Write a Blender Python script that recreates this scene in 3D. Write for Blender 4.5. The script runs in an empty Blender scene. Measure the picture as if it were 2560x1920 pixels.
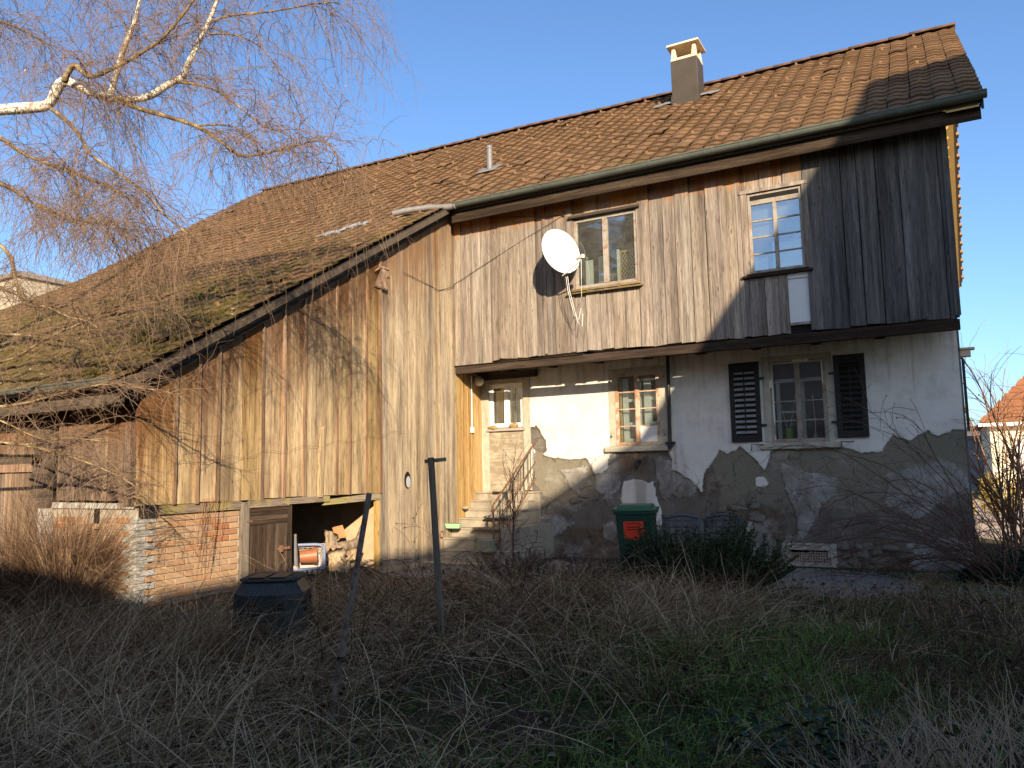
import bpy, math, random
import numpy as np
from mathutils import Vector, Matrix, Euler

# ---------------------------------------------------------------- camera, world, sun, exposure
SC = bpy.context.scene
COL = SC.collection
rad = math.radians
YAW, PITCH, ROLL = rad(28.45), rad(6.27), rad(-1.16)
CAM = Vector((-0.345, -13.278, 1.6))
FPX = 1960.0                       # focal length in pixels of a 2560 px wide picture
_f = Vector((-math.sin(YAW)*math.cos(PITCH), math.cos(YAW)*math.cos(PITCH), math.sin(PITCH)))
_r0 = Vector((math.cos(YAW), math.sin(YAW), 0)); _u0 = _r0.cross(_f)
_r = _r0*math.cos(ROLL) + _u0*math.sin(ROLL); _u = -_r0*math.sin(ROLL) + _u0*math.cos(ROLL)
cd = bpy.data.cameras.new('Camera'); cam = bpy.data.objects.new('Camera', cd); COL.objects.link(cam)
cam.matrix_world = Matrix(((_r.x, _u.x, -_f.x, CAM.x), (_r.y, _u.y, -_f.y, CAM.y), (_r.z, _u.z, -_f.z, CAM.z), (0, 0, 0, 1)))
cd.sensor_width = 36.0; cd.lens = 36.0*FPX/2560.0; cd.clip_start = 0.05; cd.clip_end = 5000
SC.camera = cam
SC.render.resolution_x, SC.render.resolution_y = 1024, 768

SUN_TO = Vector((0.75, -1.0, 0.45)).normalized()      # towards the sun
ELEV = math.asin(SUN_TO.z); AZ = math.atan2(SUN_TO.x, SUN_TO.y)
W = bpy.data.worlds.new('World'); SC.world = W; W.use_nodes = True
wt = W.node_tree; bg = wt.nodes['Background']
sky = wt.nodes.new('ShaderNodeTexSky'); sky.sky_type = 'NISHITA'; sky.sun_disc = False
sky.sun_elevation = ELEV; sky.sun_rotation = AZ; sky.altitude = 450
sky.air_density = 1.0; sky.dust_density = 1.8; sky.ozone_density = 5.0
wt.links.new(sky.outputs[0], bg.inputs[0]); bg.inputs[1].default_value = 0.125
sl = bpy.data.lights.new('sun', 'SUN'); sl.energy = 5.0; sl.angle = rad(0.45); sl.color = (1.0, 0.83, 0.60)
so = bpy.data.objects.new('sun', sl); COL.objects.link(so)
so.rotation_euler = (-SUN_TO).to_track_quat('-Z', 'Y').to_euler(); so.location = (20, -30, 25)
SC.view_settings.view_transform = 'Standard'; SC.view_settings.look = 'None'
SC.view_settings.exposure = 1.0; SC.view_settings.gamma = 1.0
SC.view_settings.use_curve_mapping = False

# ---------------------------------------------------------------- helpers
rng = np.random.default_rng(7); rnd = random.Random(7)
U = rnd.uniform

def px(x, y, depth):
    """point seen at (x, y) of the 2560 px photograph at a distance along the view axis"""
    return CAM + (_f + _r*((x-1280)/FPX) - _u*((y-960)/FPX))*depth

def tag(o, label=None, cat=None, group=None, kind=None):
    if label: o['label'] = label
    if cat: o['category'] = cat
    if group: o['group'] = group
    if kind: o['kind'] = kind
    return o

def thing(name, label, cat, loc=(0, 0, 0), rz=0, group=None):
    o = bpy.data.objects.new(name, None); COL.objects.link(o)
    o.empty_display_size = 0.1; o.location = loc; o.rotation_euler = (0, 0, rz)
    return tag(o, label, cat, group)

def group_part(name, parent, loc=(0, 0, 0), rz=0):
    o = bpy.data.objects.new(name, None); COL.objects.link(o); o.parent = parent
    o.empty_display_size = 0.1; o.location = loc; o.rotation_euler = (0, 0, rz); return o

def np_mesh(name, V, F, mat=None, smooth=False, attrs=None, corner=None):
    """mesh from numpy verts (n,3) and a list of face arrays, each (m,k)"""
    me = bpy.data.meshes.new(name)
    V = np.asarray(V, np.float32)
    Fs = [np.asarray(f, np.int32) for f in (F if isinstance(F, list) else [F]) if len(f)]
    me.vertices.add(len(V)); me.vertices.foreach_set('co', V.ravel())
    tot = np.concatenate([np.full(len(f), f.shape[1], np.int32) for f in Fs])
    idx = np.concatenate([f.ravel() for f in Fs])
    st = np.concatenate([[0], np.cumsum(tot)[:-1]]).astype(np.int32)
    me.loops.add(len(idx)); me.loops.foreach_set('vertex_index', idx)
    me.polygons.add(len(tot)); me.polygons.foreach_set('loop_start', st); me.polygons.foreach_set('loop_total', tot)
    me.update(calc_edges=True); me.validate()
    if smooth: me.polygons.foreach_set('use_smooth', np.ones(len(me.polygons), bool))
    for k, v in (attrs or {}).items():
        a = me.attributes.new(k, 'FLOAT', 'POINT'); a.data.foreach_set('value', np.asarray(v, np.float32))
    if mat: me.materials.append(mat)
    return me

def link(name, me, parent=None, loc=(0, 0, 0), rot=(0, 0, 0), kind=None):
    o = bpy.data.objects.new(name, me); COL.objects.link(o); o.parent = parent
    o.location = loc; o.rotation_euler = rot
    if kind: o['kind'] = kind
    return o

class MB:
    """collects boxes, tubes, prisms ... ; build() makes ONE mesh object of them"""
    def __init__(s): s.v = []; s.f = []; s.mi = []; s.m = 0
    def add(s, vs, fs):
        b = len(s.v); s.v += [tuple(v) for v in vs]
        for f in fs: s.f.append([b+i for i in f]); s.mi.append(s.m)
        return s
    def box(s, x0, x1, y0, y1, z0, z1):
        return s.add([(x0,y0,z0),(x1,y0,z0),(x1,y1,z0),(x0,y1,z0),(x0,y0,z1),(x1,y0,z1),(x1,y1,z1),(x0,y1,z1)],
            [(0,3,2,1),(4,5,6,7),(0,1,5,4),(1,2,6,5),(2,3,7,6),(3,0,4,7)])
    def hexa(s, b, t):
        return s.add(list(b)+list(t), [(0,3,2,1),(4,5,6,7),(0,1,5,4),(1,2,6,5),(2,3,7,6),(3,0,4,7)])
    def bar(s, a, b, w, h, up=(0,0,1)):
        a = Vector(a); b = Vector(b); d = (b-a).normalized(); x = d.cross(Vector(up))
        if x.length < 1e-4: x = d.cross(Vector((1,0,0)))
        x.normalize(); y = x.cross(d)
        q = [(-w/2,-h/2),(w/2,-h/2),(w/2,h/2),(-w/2,h/2)]
        return s.hexa([a+x*i+y*j for i,j in q],[b+x*i+y*j for i,j in q])
    def tube(s, pts, r, n=8, caps=True):
        pts = [Vector(p) for p in pts]; k = len(pts)
        if not hasattr(r, '__len__'): r = [r]*k
        vs = []; ref = None
        for i,p in enumerate(pts):
            t = (pts[min(i+1,k-1)]-pts[max(i-1,0)]).normalized()
            if ref is None: ref = Vector((0,0,1)) if abs(t.z)<.9 else Vector((1,0,0))
            x = t.cross(ref).normalized(); y = t.cross(x); ref = -y if False else ref
            for j in range(n):
                a = 2*math.pi*j/n; vs.append(p+(x*math.cos(a)+y*math.sin(a))*r[i])
        fs = [(i*n+j,i*n+(j+1)%n,(i+1)*n+(j+1)%n,(i+1)*n+j) for i in range(k-1) for j in range(n)]
        if caps: fs += [tuple(range(n))[::-1], tuple((k-1)*n+j for j in range(n))]
        return s.add(vs, fs)
    def lathe(s, prof, c=(0,0,0), n=20, axis=None):
        c = Vector(c); vs = []
        X = Vector((1,0,0)); Yv = Vector((0,1,0)); Z = Vector((0,0,1))
        if axis is not None:
            Z = Vector(axis).normalized(); X = Z.orthogonal().normalized(); Yv = Z.cross(X)
        for r_,z in prof:
            for j in range(n):
                a = 2*math.pi*j/n; vs.append(c+X*(r_*math.cos(a))+Yv*(r_*math.sin(a))+Z*z)
        k = len(prof)
        fs = [(i*n+j,i*n+(j+1)%n,(i+1)*n+(j+1)%n,(i+1)*n+j) for i in range(k-1) for j in range(n)]
        return s.add(vs, fs)
    def prism(s, poly, d):
        """extrude a polygon (list of 3d points) by vector d"""
        d = Vector(d); n = len(poly); p = [Vector(q) for q in poly]
        return s.add(p+[q+d for q in p], [tuple(range(n))[::-1], tuple(range(n,2*n))]+[(i,(i+1)%n,n+(i+1)%n,n+i) for i in range(n)])
    def build(s, name, mat, parent=None, smooth=False, loc=(0,0,0), rot=(0,0,0), kind=None, bevel=0, auto=None):
        me = bpy.data.meshes.new(name); me.from_pydata([tuple(v) for v in s.v], [], s.f)
        mats = mat if isinstance(mat, (list, tuple)) else [mat]
        for m in mats: me.materials.append(m)
        if len(mats) > 1: me.polygons.foreach_set('material_index', s.mi)
        if smooth: me.polygons.foreach_set('use_smooth', [True]*len(me.polygons))
        o = link(name, me, parent, loc, rot, kind)
        if bevel:
            b = o.modifiers.new('bevel', 'BEVEL'); b.width = bevel; b.segments = 2; b.limit_method = 'ANGLE'; b.angle_limit = rad(40)
        if auto and hasattr(me, 'set_sharp_from_angle'):
            me.polygons.foreach_set('use_smooth', [True]*len(me.polygons)); me.set_sharp_from_angle(angle=rad(auto))
        return o

def strands(P, R, n=3):
    """batch of tubes: P (N,K,3), R (N,K) -> verts, quads"""
    N, K, _ = P.shape
    T = np.empty_like(P); T[:,1:-1] = P[:,2:]-P[:,:-2]; T[:,0] = P[:,1]-P[:,0]; T[:,-1] = P[:,-1]-P[:,-2]
    T /= np.linalg.norm(T, axis=2, keepdims=True)+1e-9
    ref = rng.normal(size=(N,1,3)); ref /= np.linalg.norm(ref, axis=2, keepdims=True)
    X = np.cross(T, np.broadcast_to(ref, T.shape)); X /= np.linalg.norm(X, axis=2, keepdims=True)+1e-9
    Yv = np.cross(T, X)
    a = 2*np.pi*np.arange(n)/n
    V = P[:,:,None,:] + R[:,:,None,None]*(X[:,:,None,:]*np.cos(a)[None,None,:,None]+Yv[:,:,None,:]*np.sin(a)[None,None,:,None])
    base = (np.arange(N)*K*n)[:,None,None]+(np.arange(K-1)*n)[None,:,None]
    j = np.arange(n)[None,None,:]; j2 = (j+1)%n
    F = np.stack([base+j, base+j2, base+n+j2, base+n+j], -1).reshape(-1,4)
    return V.reshape(-1,3), F

def ribbons(P, Wd, side):
    """batch of flat blades: P (N,K,3), Wd (N,K) widths, side (N,3)"""
    N, K, _ = P.shape
    S = side[:,None,:]*Wd[:,:,None]*.5
    V = np.stack([P-S, P+S], 2).reshape(-1,3)
    b = (np.arange(N)*K*2)[:,None]+(np.arange(K-1)*2)[None,:]
    F = np.stack([b, b+1, b+3, b+2], -1).reshape(-1,4)
    return V, F

def vnoise(x, y, s=0, oct=4):
    """cheap value noise, arrays in, about -1..1 out"""
    tot = 0; amp = 1; nrm = 0
    for o in range(oct):
        xi = np.floor(x).astype(np.int64); yi = np.floor(y).astype(np.int64); fx = x-xi; fy = y-yi
        fx = fx*fx*(3-2*fx); fy = fy*fy*(3-2*fy)
        def h(a, b):
            n = (a*374761393+b*668265263+(s+o)*1442695041) & 0xffffffff
            n = ((n ^ (n >> 13))*1274126177) & 0xffffffff
            return ((n ^ (n >> 16)) & 0xffff)/32767.5-1
        v = (h(xi,yi)*(1-fx)+h(xi+1,yi)*fx)*(1-fy)+(h(xi,yi+1)*(1-fx)+h(xi+1,yi+1)*fx)*fy
        tot = tot+v*amp; nrm += amp; amp *= .5; x = x*2.03; y = y*2.03
    return tot/nrm

def poly_sd(X, Z, poly):
    """signed distance to a polygon, positive inside"""
    p = np.array(poly, float); q = np.roll(p, -1, 0)
    d = np.full(X.shape, 1e9); ins = np.zeros(X.shape, bool)
    for (ax,az),(bx,bz) in zip(p, q):
        ex, ez = bx-ax, bz-az; L = ex*ex+ez*ez+1e-12
        t = np.clip(((X-ax)*ex+(Z-az)*ez)/L, 0, 1)
        d = np.minimum(d, np.hypot(X-ax-t*ex, Z-az-t*ez))
        c = ((az > Z) != (bz > Z)) & (X < ex*(Z-az)/(ez if abs(ez) > 1e-9 else 1e-9)+ax); ins ^= c
    return np.where(ins, d, -d)
# ---------------------------------------------------------------- procedural materials
class G:
    def __init__(s, name, rough=0.85, spec=0.25):
        s.mat = bpy.data.materials.new(name); s.mat.use_nodes = True; s.t = s.mat.node_tree
        s.b = s.t.nodes['Principled BSDF']; s.b.inputs['Roughness'].default_value = rough
        s.b.inputs['Specular IOR Level'].default_value = spec
        s.tc = None
    def n(s, typ, **kw):
        nd = s.t.nodes.new('ShaderNode'+typ)
        for k, v in kw.items(): setattr(nd, k, v)
        return nd
    def put(s, sock, v):
        if isinstance(v, bpy.types.NodeSocket): s.t.links.new(v, sock)
        elif v is not None:
            if hasattr(v, '__len__') and len(v) == 3 and sock.type == 'RGBA': v = (*v, 1)
            sock.default_value = v
    def obj(s):
        if not s.tc: s.tc = s.n('TexCoord')
        return s.tc.outputs['Object']
    def pos(s): return s.n('NewGeometry').outputs['Position']
    def rand(s): return s.n('ObjectInfo').outputs['Random']
    def attr(s, name): return s.n('Attribute', attribute_name=name).outputs['Fac']
    def map(s, vec, scale=(1,1,1), loc=None, rot=None):
        m = s.n('Mapping'); s.put(m.inputs['Vector'], vec); s.put(m.inputs['Scale'], scale)
        if loc is not None: s.put(m.inputs['Location'], loc)
        if rot is not None: s.put(m.inputs['Rotation'], rot)
        return m.outputs[0]
    def comb(s, x, y, z):
        c = s.n('CombineXYZ'); s.put(c.inputs[0], x); s.put(c.inputs[1], y); s.put(c.inputs[2], z); return c.outputs[0]
    def sep(s, v):
        c = s.n('SeparateXYZ'); s.put(c.inputs[0], v); return c.outputs
    def noise(s, vec, scale=5, detail=4, rough=.55, dist=0):
        m = s.n('TexNoise'); s.put(m.inputs['Vector'], vec); s.put(m.inputs['Scale'], scale)
        s.put(m.inputs['Detail'], detail); s.put(m.inputs['Roughness'], rough); s.put(m.inputs['Distortion'], dist)
        return m.outputs['Fac']
    def voro(s, vec, scale=5, feature='F1', out='Distance'):
        m = s.n('TexVoronoi', feature=feature); s.put(m.inputs['Vector'], vec); s.put(m.inputs['Scale'], scale)
        return m.outputs[out]
    def white(s, vec):
        m = s.n('TexWhiteNoise'); s.put(m.inputs['Vector'], vec); return m.outputs['Value']
    def math(s, op, a, b=0.0, clamp=False):
        m = s.n('Math', operation=op, use_clamp=clamp); s.put(m.inputs[0], a); s.put(m.inputs[1], b); return m.outputs[0]
    def vadd(s, a, b):
        m = s.n('VectorMath', operation='ADD'); s.put(m.inputs[0], a); s.put(m.inputs[1], b); return m.outputs[0]
    def ramp(s, fac, stops, interp='LINEAR'):
        m = s.n('ValToRGB'); cr = m.color_ramp; cr.interpolation = interp
        while len(cr.elements) < len(stops): cr.elements.new(0.5)
        for e, (p, c) in zip(cr.elements, stops):
            e.position = p; e.color = (*c, 1) if hasattr(c, '__len__') else (c, c, c, 1)
        s.put(m.inputs[0], fac); return m.outputs[0]
    def step(s, fac, a, b):
        m = s.n('MapRange', interpolation_type='SMOOTHSTEP'); s.put(m.inputs[0], fac); s.put(m.inputs[1], a); s.put(m.inputs[2], b)
        return m.outputs[0]
    def mix(s, fac, a, b, blend='MIX'):
        m = s.n('Mix', data_type='RGBA', blend_type=blend); s.put(m.inputs[0], fac); s.put(m.inputs[6], a); s.put(m.inputs[7], b)
        return m.outputs[2]
    def hsv(s, col, h=.5, sa=1, v=1):
        m = s.n('HueSaturation'); s.put(m.inputs[0], h); s.put(m.inputs[1], sa); s.put(m.inputs[2], v); s.put(m.inputs[4], col); return m.outputs[0]
    def bump(s, h, strength=.5, dist=.01):
        m = s.n('Bump'); s.put(m.inputs['Height'], h); m.inputs['Strength'].default_value = strength; m.inputs['Distance'].default_value = dist
        s.t.links.new(m.outputs[0], s.b.inputs['Normal']); return m
    def done(s, col, rough=None):
        s.put(s.b.inputs['Base Color'], col)
        if rough is not None: s.put(s.b.inputs['Roughness'], rough)
        return s.mat

def wood(name, dark, mid, light, axis='z', streak=1.0, vary=.35, stain=None, top=None, hue=.012, knots=True, moss=None, blotch=None, slope=0):
    """weathered board: long grain along an axis, per-board tone, knots, optional stain towards a height"""
    g = G(name, .9, .12); o = g.obj(); r = g.rand()
    off = g.comb(g.math('MULTIPLY', r, 37.0), g.math('MULTIPLY', r, 91.0), g.math('MULTIPLY', r, 53.0))
    p = g.vadd(o, off)
    k = {'z': (1,1,.05), 'x': (.05,1,1), 'y': (1,.05,1)}[axis]; k2 = tuple(.028 if q < 1 else q for q in k)
    sc = lambda a: tuple(a*q for q in (k if a < 12 else k2))
    warp = g.noise(g.map(p, tuple(2.2*q**.5 for q in k)), 1.0, 3)
    pw = g.vadd(p, g.comb(*[g.math('MULTIPLY', g.math('SUBTRACT', warp, .5), .05)]*3))
    n1 = g.noise(g.map(pw, sc(9*streak)), 1.0, 5, .62)
    n2 = g.noise(g.map(pw, sc(55*streak)), 1.0, 4, .65)
    n3 = g.noise(g.map(pw, sc(170)), 1.0, 2, .6)
    f = g.math('ADD', g.math('MULTIPLY', n1, .62), g.math('MULTIPLY', n2, .38))
    c = g.ramp(f, [(.35, dark), (.49, mid), (.63, light)])
    c = g.mix(g.math('MULTIPLY', g.step(n3, .50, .66), .5), c, tuple(q*.5 for q in dark))
    crk = g.noise(g.map(pw, sc(24)), 1.0, 2, .5)
    c = g.mix(g.math('MULTIPLY', g.step(g.math('ABSOLUTE', g.math('SUBTRACT', crk, .5)), .014, .004), .55), c, tuple(q*.3 for q in dark))
    if knots:
        kn = g.voro(g.map(p, {'z': (5.5,5.5,1.6), 'x': (1.6,5.5,5.5), 'y': (5.5,1.6,5.5)}[axis]), 1.0)
        wob = g.math('ADD', kn, g.math('MULTIPLY', g.math('SUBTRACT', n2, .5), .05))
        c = g.mix(g.math('MULTIPLY', g.step(wob, .085, .03), .75), c, tuple(q*.5 for q in dark))
        c = g.mix(g.math('MULTIPLY', g.step(g.math('ABSOLUTE', g.math('SUBTRACT', wob, .12)), .03, .0), .22), c, light)
    if blotch:
        bl = g.noise(g.map(pw, {'z': (5,5,.9), 'x': (.9,5,5), 'y': (5,.9,5)}[axis]), 1.0, 5, .65)
        c = g.mix(g.math('MULTIPLY', g.step(g.math('ADD', g.math('MULTIPLY', bl, .7), g.math('MULTIPLY', n2, .3)), .46, .64), blotch[1]), c, blotch[0])
    if stain:
        scol, z0, z1, amt = stain                      # unweathered or stained wood towards height z1
        sp_ = g.sep(g.pos()); zz = sp_[2] if not slope else g.math('SUBTRACT', sp_[2], g.math('MULTIPLY', sp_[1], slope))
        e = g.math('ADD', zz, g.math('MULTIPLY', g.math('SUBTRACT', g.noise(g.map(pw, sc(16)), 1.0, 4), .5), (z1-z0)*1.8))
        m = g.math('MULTIPLY', g.step(e, z0, z1), amt)
        c = g.mix(m, c, g.mix(n2, tuple(q*.45 for q in scol), scol))
    if moss:
        mm = g.math('MULTIPLY', g.step(g.noise(g.map(o, (3,3,3)), 1.0, 5), .52, .62), moss[1]); c = g.mix(mm, c, moss[0])
    tone = g.math('ADD', g.math('MULTIPLY', r, vary*2), 1-vary)
    c = g.hsv(c, g.math('ADD', g.math('MULTIPLY', g.math('SUBTRACT', g.white(off), .5), hue), .5), g.math('ADD', g.math('MULTIPLY', g.white(g.vadd(off, (5,5,5))), .24), .86), tone)
    h = g.math('ADD', g.math('MULTIPLY', n2, .6), g.math('MULTIPLY', n3, .4))
    g.bump(h, .55, .006)
    return g.done(c)

def plain(name, col, rough=.6, spec=.3, var=.25, scale=8, metallic=0, bump=.15, rust=None, dirt=None):
    g = G(name, rough, spec); o = g.obj()
    n1 = g.noise(o, scale, 5, .6); n2 = g.noise(o, scale*9, 3, .6)
    f = g.math('ADD', g.math('MULTIPLY', n1, .65), g.math('MULTIPLY', n2, .35))
    c = g.ramp(f, [(.3, tuple(q*(1-var) for q in col)), (.7, tuple(min(1, q*(1+var)) for q in col))])
    if rust: c = g.mix(g.math('MULTIPLY', g.step(g.noise(o, scale*1.7, 6, .65), .5-.12*rust[1], .62-.1*rust[1]), .9), c, rust[0])
    if dirt: c = g.mix(g.math('MULTIPLY', g.step(g.noise(g.map(o, (1,1,.35)), scale*.8, 6, .7), .45, .75), dirt[1]), c, dirt[0])
    g.b.inputs['Metallic'].default_value = metallic
    g.bump(f, bump, .004)
    return g.done(c, g.math('ADD', g.math('MULTIPLY', n2, .25), rough-.12))

def glass_mat(name, tint=(.9,.95,.93), refl=.12, dirt=.12):
    m = bpy.data.materials.new(name); m.use_nodes = True; t = m.node_tree; t.nodes.remove(t.nodes['Principled BSDF'])
    out = t.nodes['Material Output']; N = t.nodes.new
    tr = N('ShaderNodeBsdfTransparent'); tr.inputs[0].default_value = (*tint, 1)
    gl = N('ShaderNodeBsdfGlossy'); gl.inputs['Roughness'].default_value = .02; gl.inputs[0].default_value = (.95, .97, 1, 1)
    fr = N('ShaderNodeFresnel'); fr.inputs[0].default_value = 1.5
    ad = N('ShaderNodeMath'); ad.operation = 'ADD'; ad.use_clamp = True; ad.inputs[1].default_value = refl
    mx = N('ShaderNodeMixShader'); t.links.new(fr.outputs[0], ad.inputs[0]); t.links.new(ad.outputs[0], mx.inputs[0])
    t.links.new(tr.outputs[0], mx.inputs[1]); t.links.new(gl.outputs[0], mx.inputs[2])
    df = N('ShaderNodeBsdfDiffuse'); df.inputs[0].default_value = (.5, .48, .42, 1)
    tc = N('ShaderNodeTexCoord'); ns = N('ShaderNodeTexNoise'); ns.inputs['Scale'].default_value = 9; ns.inputs['Detail'].default_value = 6
    t.links.new(tc.outputs['Object'], ns.inputs['Vector'])
    ml = N('ShaderNodeMath'); ml.operation = 'MULTIPLY'; ml.inputs[1].default_value = dirt; t.links.new(ns.outputs['Fac'], ml.inputs[0])
    m2 = N('ShaderNodeMixShader'); t.links.new(ml.outputs[0], m2.inputs[0]); t.links.new(mx.outputs[0], m2.inputs[1]); t.links.new(df.outputs[0], m2.inputs[2])
    t.links.new(m2.outputs[0], out.inputs['Surface']); return m

MT = {}
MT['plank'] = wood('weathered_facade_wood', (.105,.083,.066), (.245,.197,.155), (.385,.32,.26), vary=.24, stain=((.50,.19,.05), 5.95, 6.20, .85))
MT['plank_shade_grey'] = wood('shade_grey_facade_wood', (.050,.045,.041), (.105,.094,.084), (.18,.163,.147), vary=.2)  # grey copy of the facade wood with the right end's shade put in
MT['side'] = wood('sunburnt_barn_wood', (.125,.080,.045), (.40,.278,.145), (.60,.445,.255), vary=.16, streak=1.0, stain=((.15,.062,.026), 5.55, 6.9, .85), hue=.004, blotch=((.13,.092,.06),.62), slope=.592)
MT['side_long'] = wood('pale_barn_wood', (.11,.08,.054), (.34,.262,.172), (.52,.415,.285), vary=.15, hue=.004, slope=.592, blotch=((.13,.105,.085),.5), stain=((.20,.095,.042), 5.5, 7.0, .75))
MT['side_gold'] = wood('golden_sheltered_wood', (.17,.085,.028), (.42,.255,.085), (.52,.36,.15), vary=.12, hue=.006)
MT['front'] = wood('brown_front_wood', (.075,.052,.037), (.195,.135,.095), (.33,.24,.175), vary=.25, stain=((.30,.125,.045), 1.8, 2.5, .8))
MT['batten'] = wood('rust_batten_wood', (.12,.065,.04), (.25,.15,.088), (.36,.24,.15), vary=.3, knots=False)
MT['dark_wood'] = wood('dark_beam_wood', (.035,.027,.021), (.085,.066,.05), (.15,.115,.085), axis='x', vary=.15, knots=False)
MT['beam'] = wood('beam_wood', (.018,.012,.008), (.042,.028,.019), (.085,.060,.043), axis='x', vary=.12)
MT['beam_y'] = wood('lintel_wood', (.09,.065,.045), (.22,.165,.115), (.34,.27,.19), axis='y', vary=.2, moss=((.42,.34,.03), .35))
MT['dark_y'] = wood('verge_wood', (.018,.015,.013), (.042,.035,.03), (.08,.066,.057), axis='y', vary=.12, knots=False)
MT['door_wood'] = wood('brown_door_wood', (.03,.020,.013), (.078,.05,.032), (.15,.10,.068), vary=.25)
MT['door_h'] = wood('brown_door_wood_flat', (.028,.018,.012), (.07,.044,.028), (.13,.085,.056), axis='y', vary=.3)
MT['post'] = wood('grey_post_wood', (.085,.065,.048), (.19,.15,.11), (.30,.245,.185), vary=.1)
MT['deck'] = plain('roof_underside', (.10,.075,.055), .9, .1)
MT['concrete'] = plain('step_concrete', (.33,.285,.215), .92, .1, .3, 3.5, bump=.5, dirt=((.12,.10,.075), .7))
MT['stone'] = plain('field_stone', (.25,.23,.2), .92, .1, .4, 6, bump=.6)
MT['iron'] = plain('rusty_iron', (.16,.10,.07), .75, .3, .3, 20, rust=((.24,.10,.045), .6))
MT['black_iron'] = plain('black_iron', (.03,.028,.028), .6, .3, .3, 20)
MT['gutter'] = plain('green_grey_gutter', (.105,.115,.095), .45, .4, .2, 5, dirt=((.06,.06,.045), .5))
MT['zinc'] = plain('grey_pipe', (.16,.15,.145), .5, .4, .25, 6, dirt=((.28,.26,.24), .4))
MT['glass'] = glass_mat('window_glass')
MT['glass_blue'] = glass_mat('window_glass_clear', refl=.20, dirt=.06)
MT['interior'] = plain('dark_interior', (.10,.085,.07), .95, .05, .3, 2)
MT['white_paint'] = plain('white_window_paint', (.80,.79,.76), .5, .3, .06, 6, bump=.05)
MT['pale_paint'] = plain('flaking_window_paint', (.29,.255,.21), .75, .2, .25, 5, rust=((.24,.14,.085), .0))
MT['red_paint'] = plain('peeling_brown_paint', (.44,.37,.29), .75, .2, .25, 4, rust=((.34,.17,.085), .45))
MT['sill_stone'] = plain('window_sill_stone', (.40,.37,.29), .9, .15, .25, 7, bump=.4, dirt=((.16,.15,.1), .5))
MT['chimney_sheet'] = plain('chimney_sheet_metal', (.058,.046,.035), .6, .25, .25, 3, bump=.05)
MT['chimney_cap'] = plain('chimney_concrete', (.62,.50,.34), .9, .1, .15, 10)
MT['soot_and_dark'] = plain('soot_and_dark', (.02,.018,.016), .95, .05)  # sooty flue; also stands in for the dark inside slots, holes and gaps
MT['white_board'] = plain('pale_insulation_board', (.62,.61,.58), .8, .2, .06, 5)
MT['curtain'] = plain('pale_curtain', (.75,.72,.66), .9, .1, .08, 4)
MT['shutter'] = plain('black_shutter_paint', (.022,.02,.019), .7, .25, .35, 12)
MT['slat'] = plain('sunlit_slat_paint', (.24,.235,.23), .75, .25, .35, 20)  # pale copy for the left shutter, its sunlight put into the colour
# ---------------------------------------------------------------- roof and masonry materials
def tile_material():
    g = G('clay_roof_tile', .92, .12); p = g.pos(); s = g.sep(p)
    w = g.math('FRACT', g.math('ADD', g.attr('rnd'), g.rand())); w2 = g.math('FRACT', g.math('MULTIPLY', w, 7.31))
    n1 = g.noise(p, 1.1, 5); n2 = g.noise(p, 14, 5, .65); n3 = g.noise(p, 70, 3, .6)
    c = g.ramp(g.math('ADD', g.math('MULTIPLY', w, .55), g.math('MULTIPLY', n2, .45)), [(.2, (.128,.075,.040)), (.5, (.157,.092,.048)), (.8, (.186,.110,.057))])
    c = g.mix(g.math('MULTIPLY', g.step(n3, .5, .75), .35), c, (.10,.055,.035))
    low = g.math('SUBTRACT', g.math('MULTIPLY', g.step(s[1], 2.5, -6.5), 1.35), .35)                                          # older, mossier tiles towards the low eave
    ms = g.math('ADD', n1, g.math('MULTIPLY', g.math('SUBTRACT', n2, .5), .7))
    m = g.math('MULTIPLY', g.step(g.math('ADD', ms, g.math('MULTIPLY', low, .24)), .60, .78), .8)
    mc = g.ramp(n2, [(.35, (.065,.048,.022)), (.55, (.11,.085,.028)), (.75, (.18,.145,.036))])
    c = g.mix(m, c, mc)
    li = g.math('MULTIPLY', g.step(g.noise(g.map(p, (16,16,16)), 1.0, 3, .5), .66, .71), g.math('ADD', g.math('MULTIPLY', low, .6), .3))
    c = g.mix(li, c, (.48,.45,.38))
    yl = g.math('MULTIPLY', g.step(g.noise(g.map(p, (9,9,9), (3,3,3)), 1.0, 4, .6), .63, .70), g.math('MULTIPLY', low, .75))
    c = g.mix(yl, c, (.33,.24,.035))
    c = g.hsv(c, .5, 1.0, g.math('ADD', g.math('MULTIPLY', w2, .22), .9))
    g.bump(g.math('ADD', n3, g.math('MULTIPLY', m, 1.5)), .5, .006)
    return g.done(c)
MT['tile'] = tile_material()
MT['ridge'] = plain('clay_ridge_tile', (.155,.085,.055), .92, .1, .35, 5, bump=.4)
MT['hook'] = plain('snow_hook_clay', (.30,.18,.10), .85, .15, .2, 9)
MT['glass_tile'] = plain('pale_glass_tile', (.36,.38,.39), .3, .5, .1, 5)
MT['flash'] = plain('grey_sheet_flashing', (.19,.18,.165), .5, .4, .15, 8)

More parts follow.
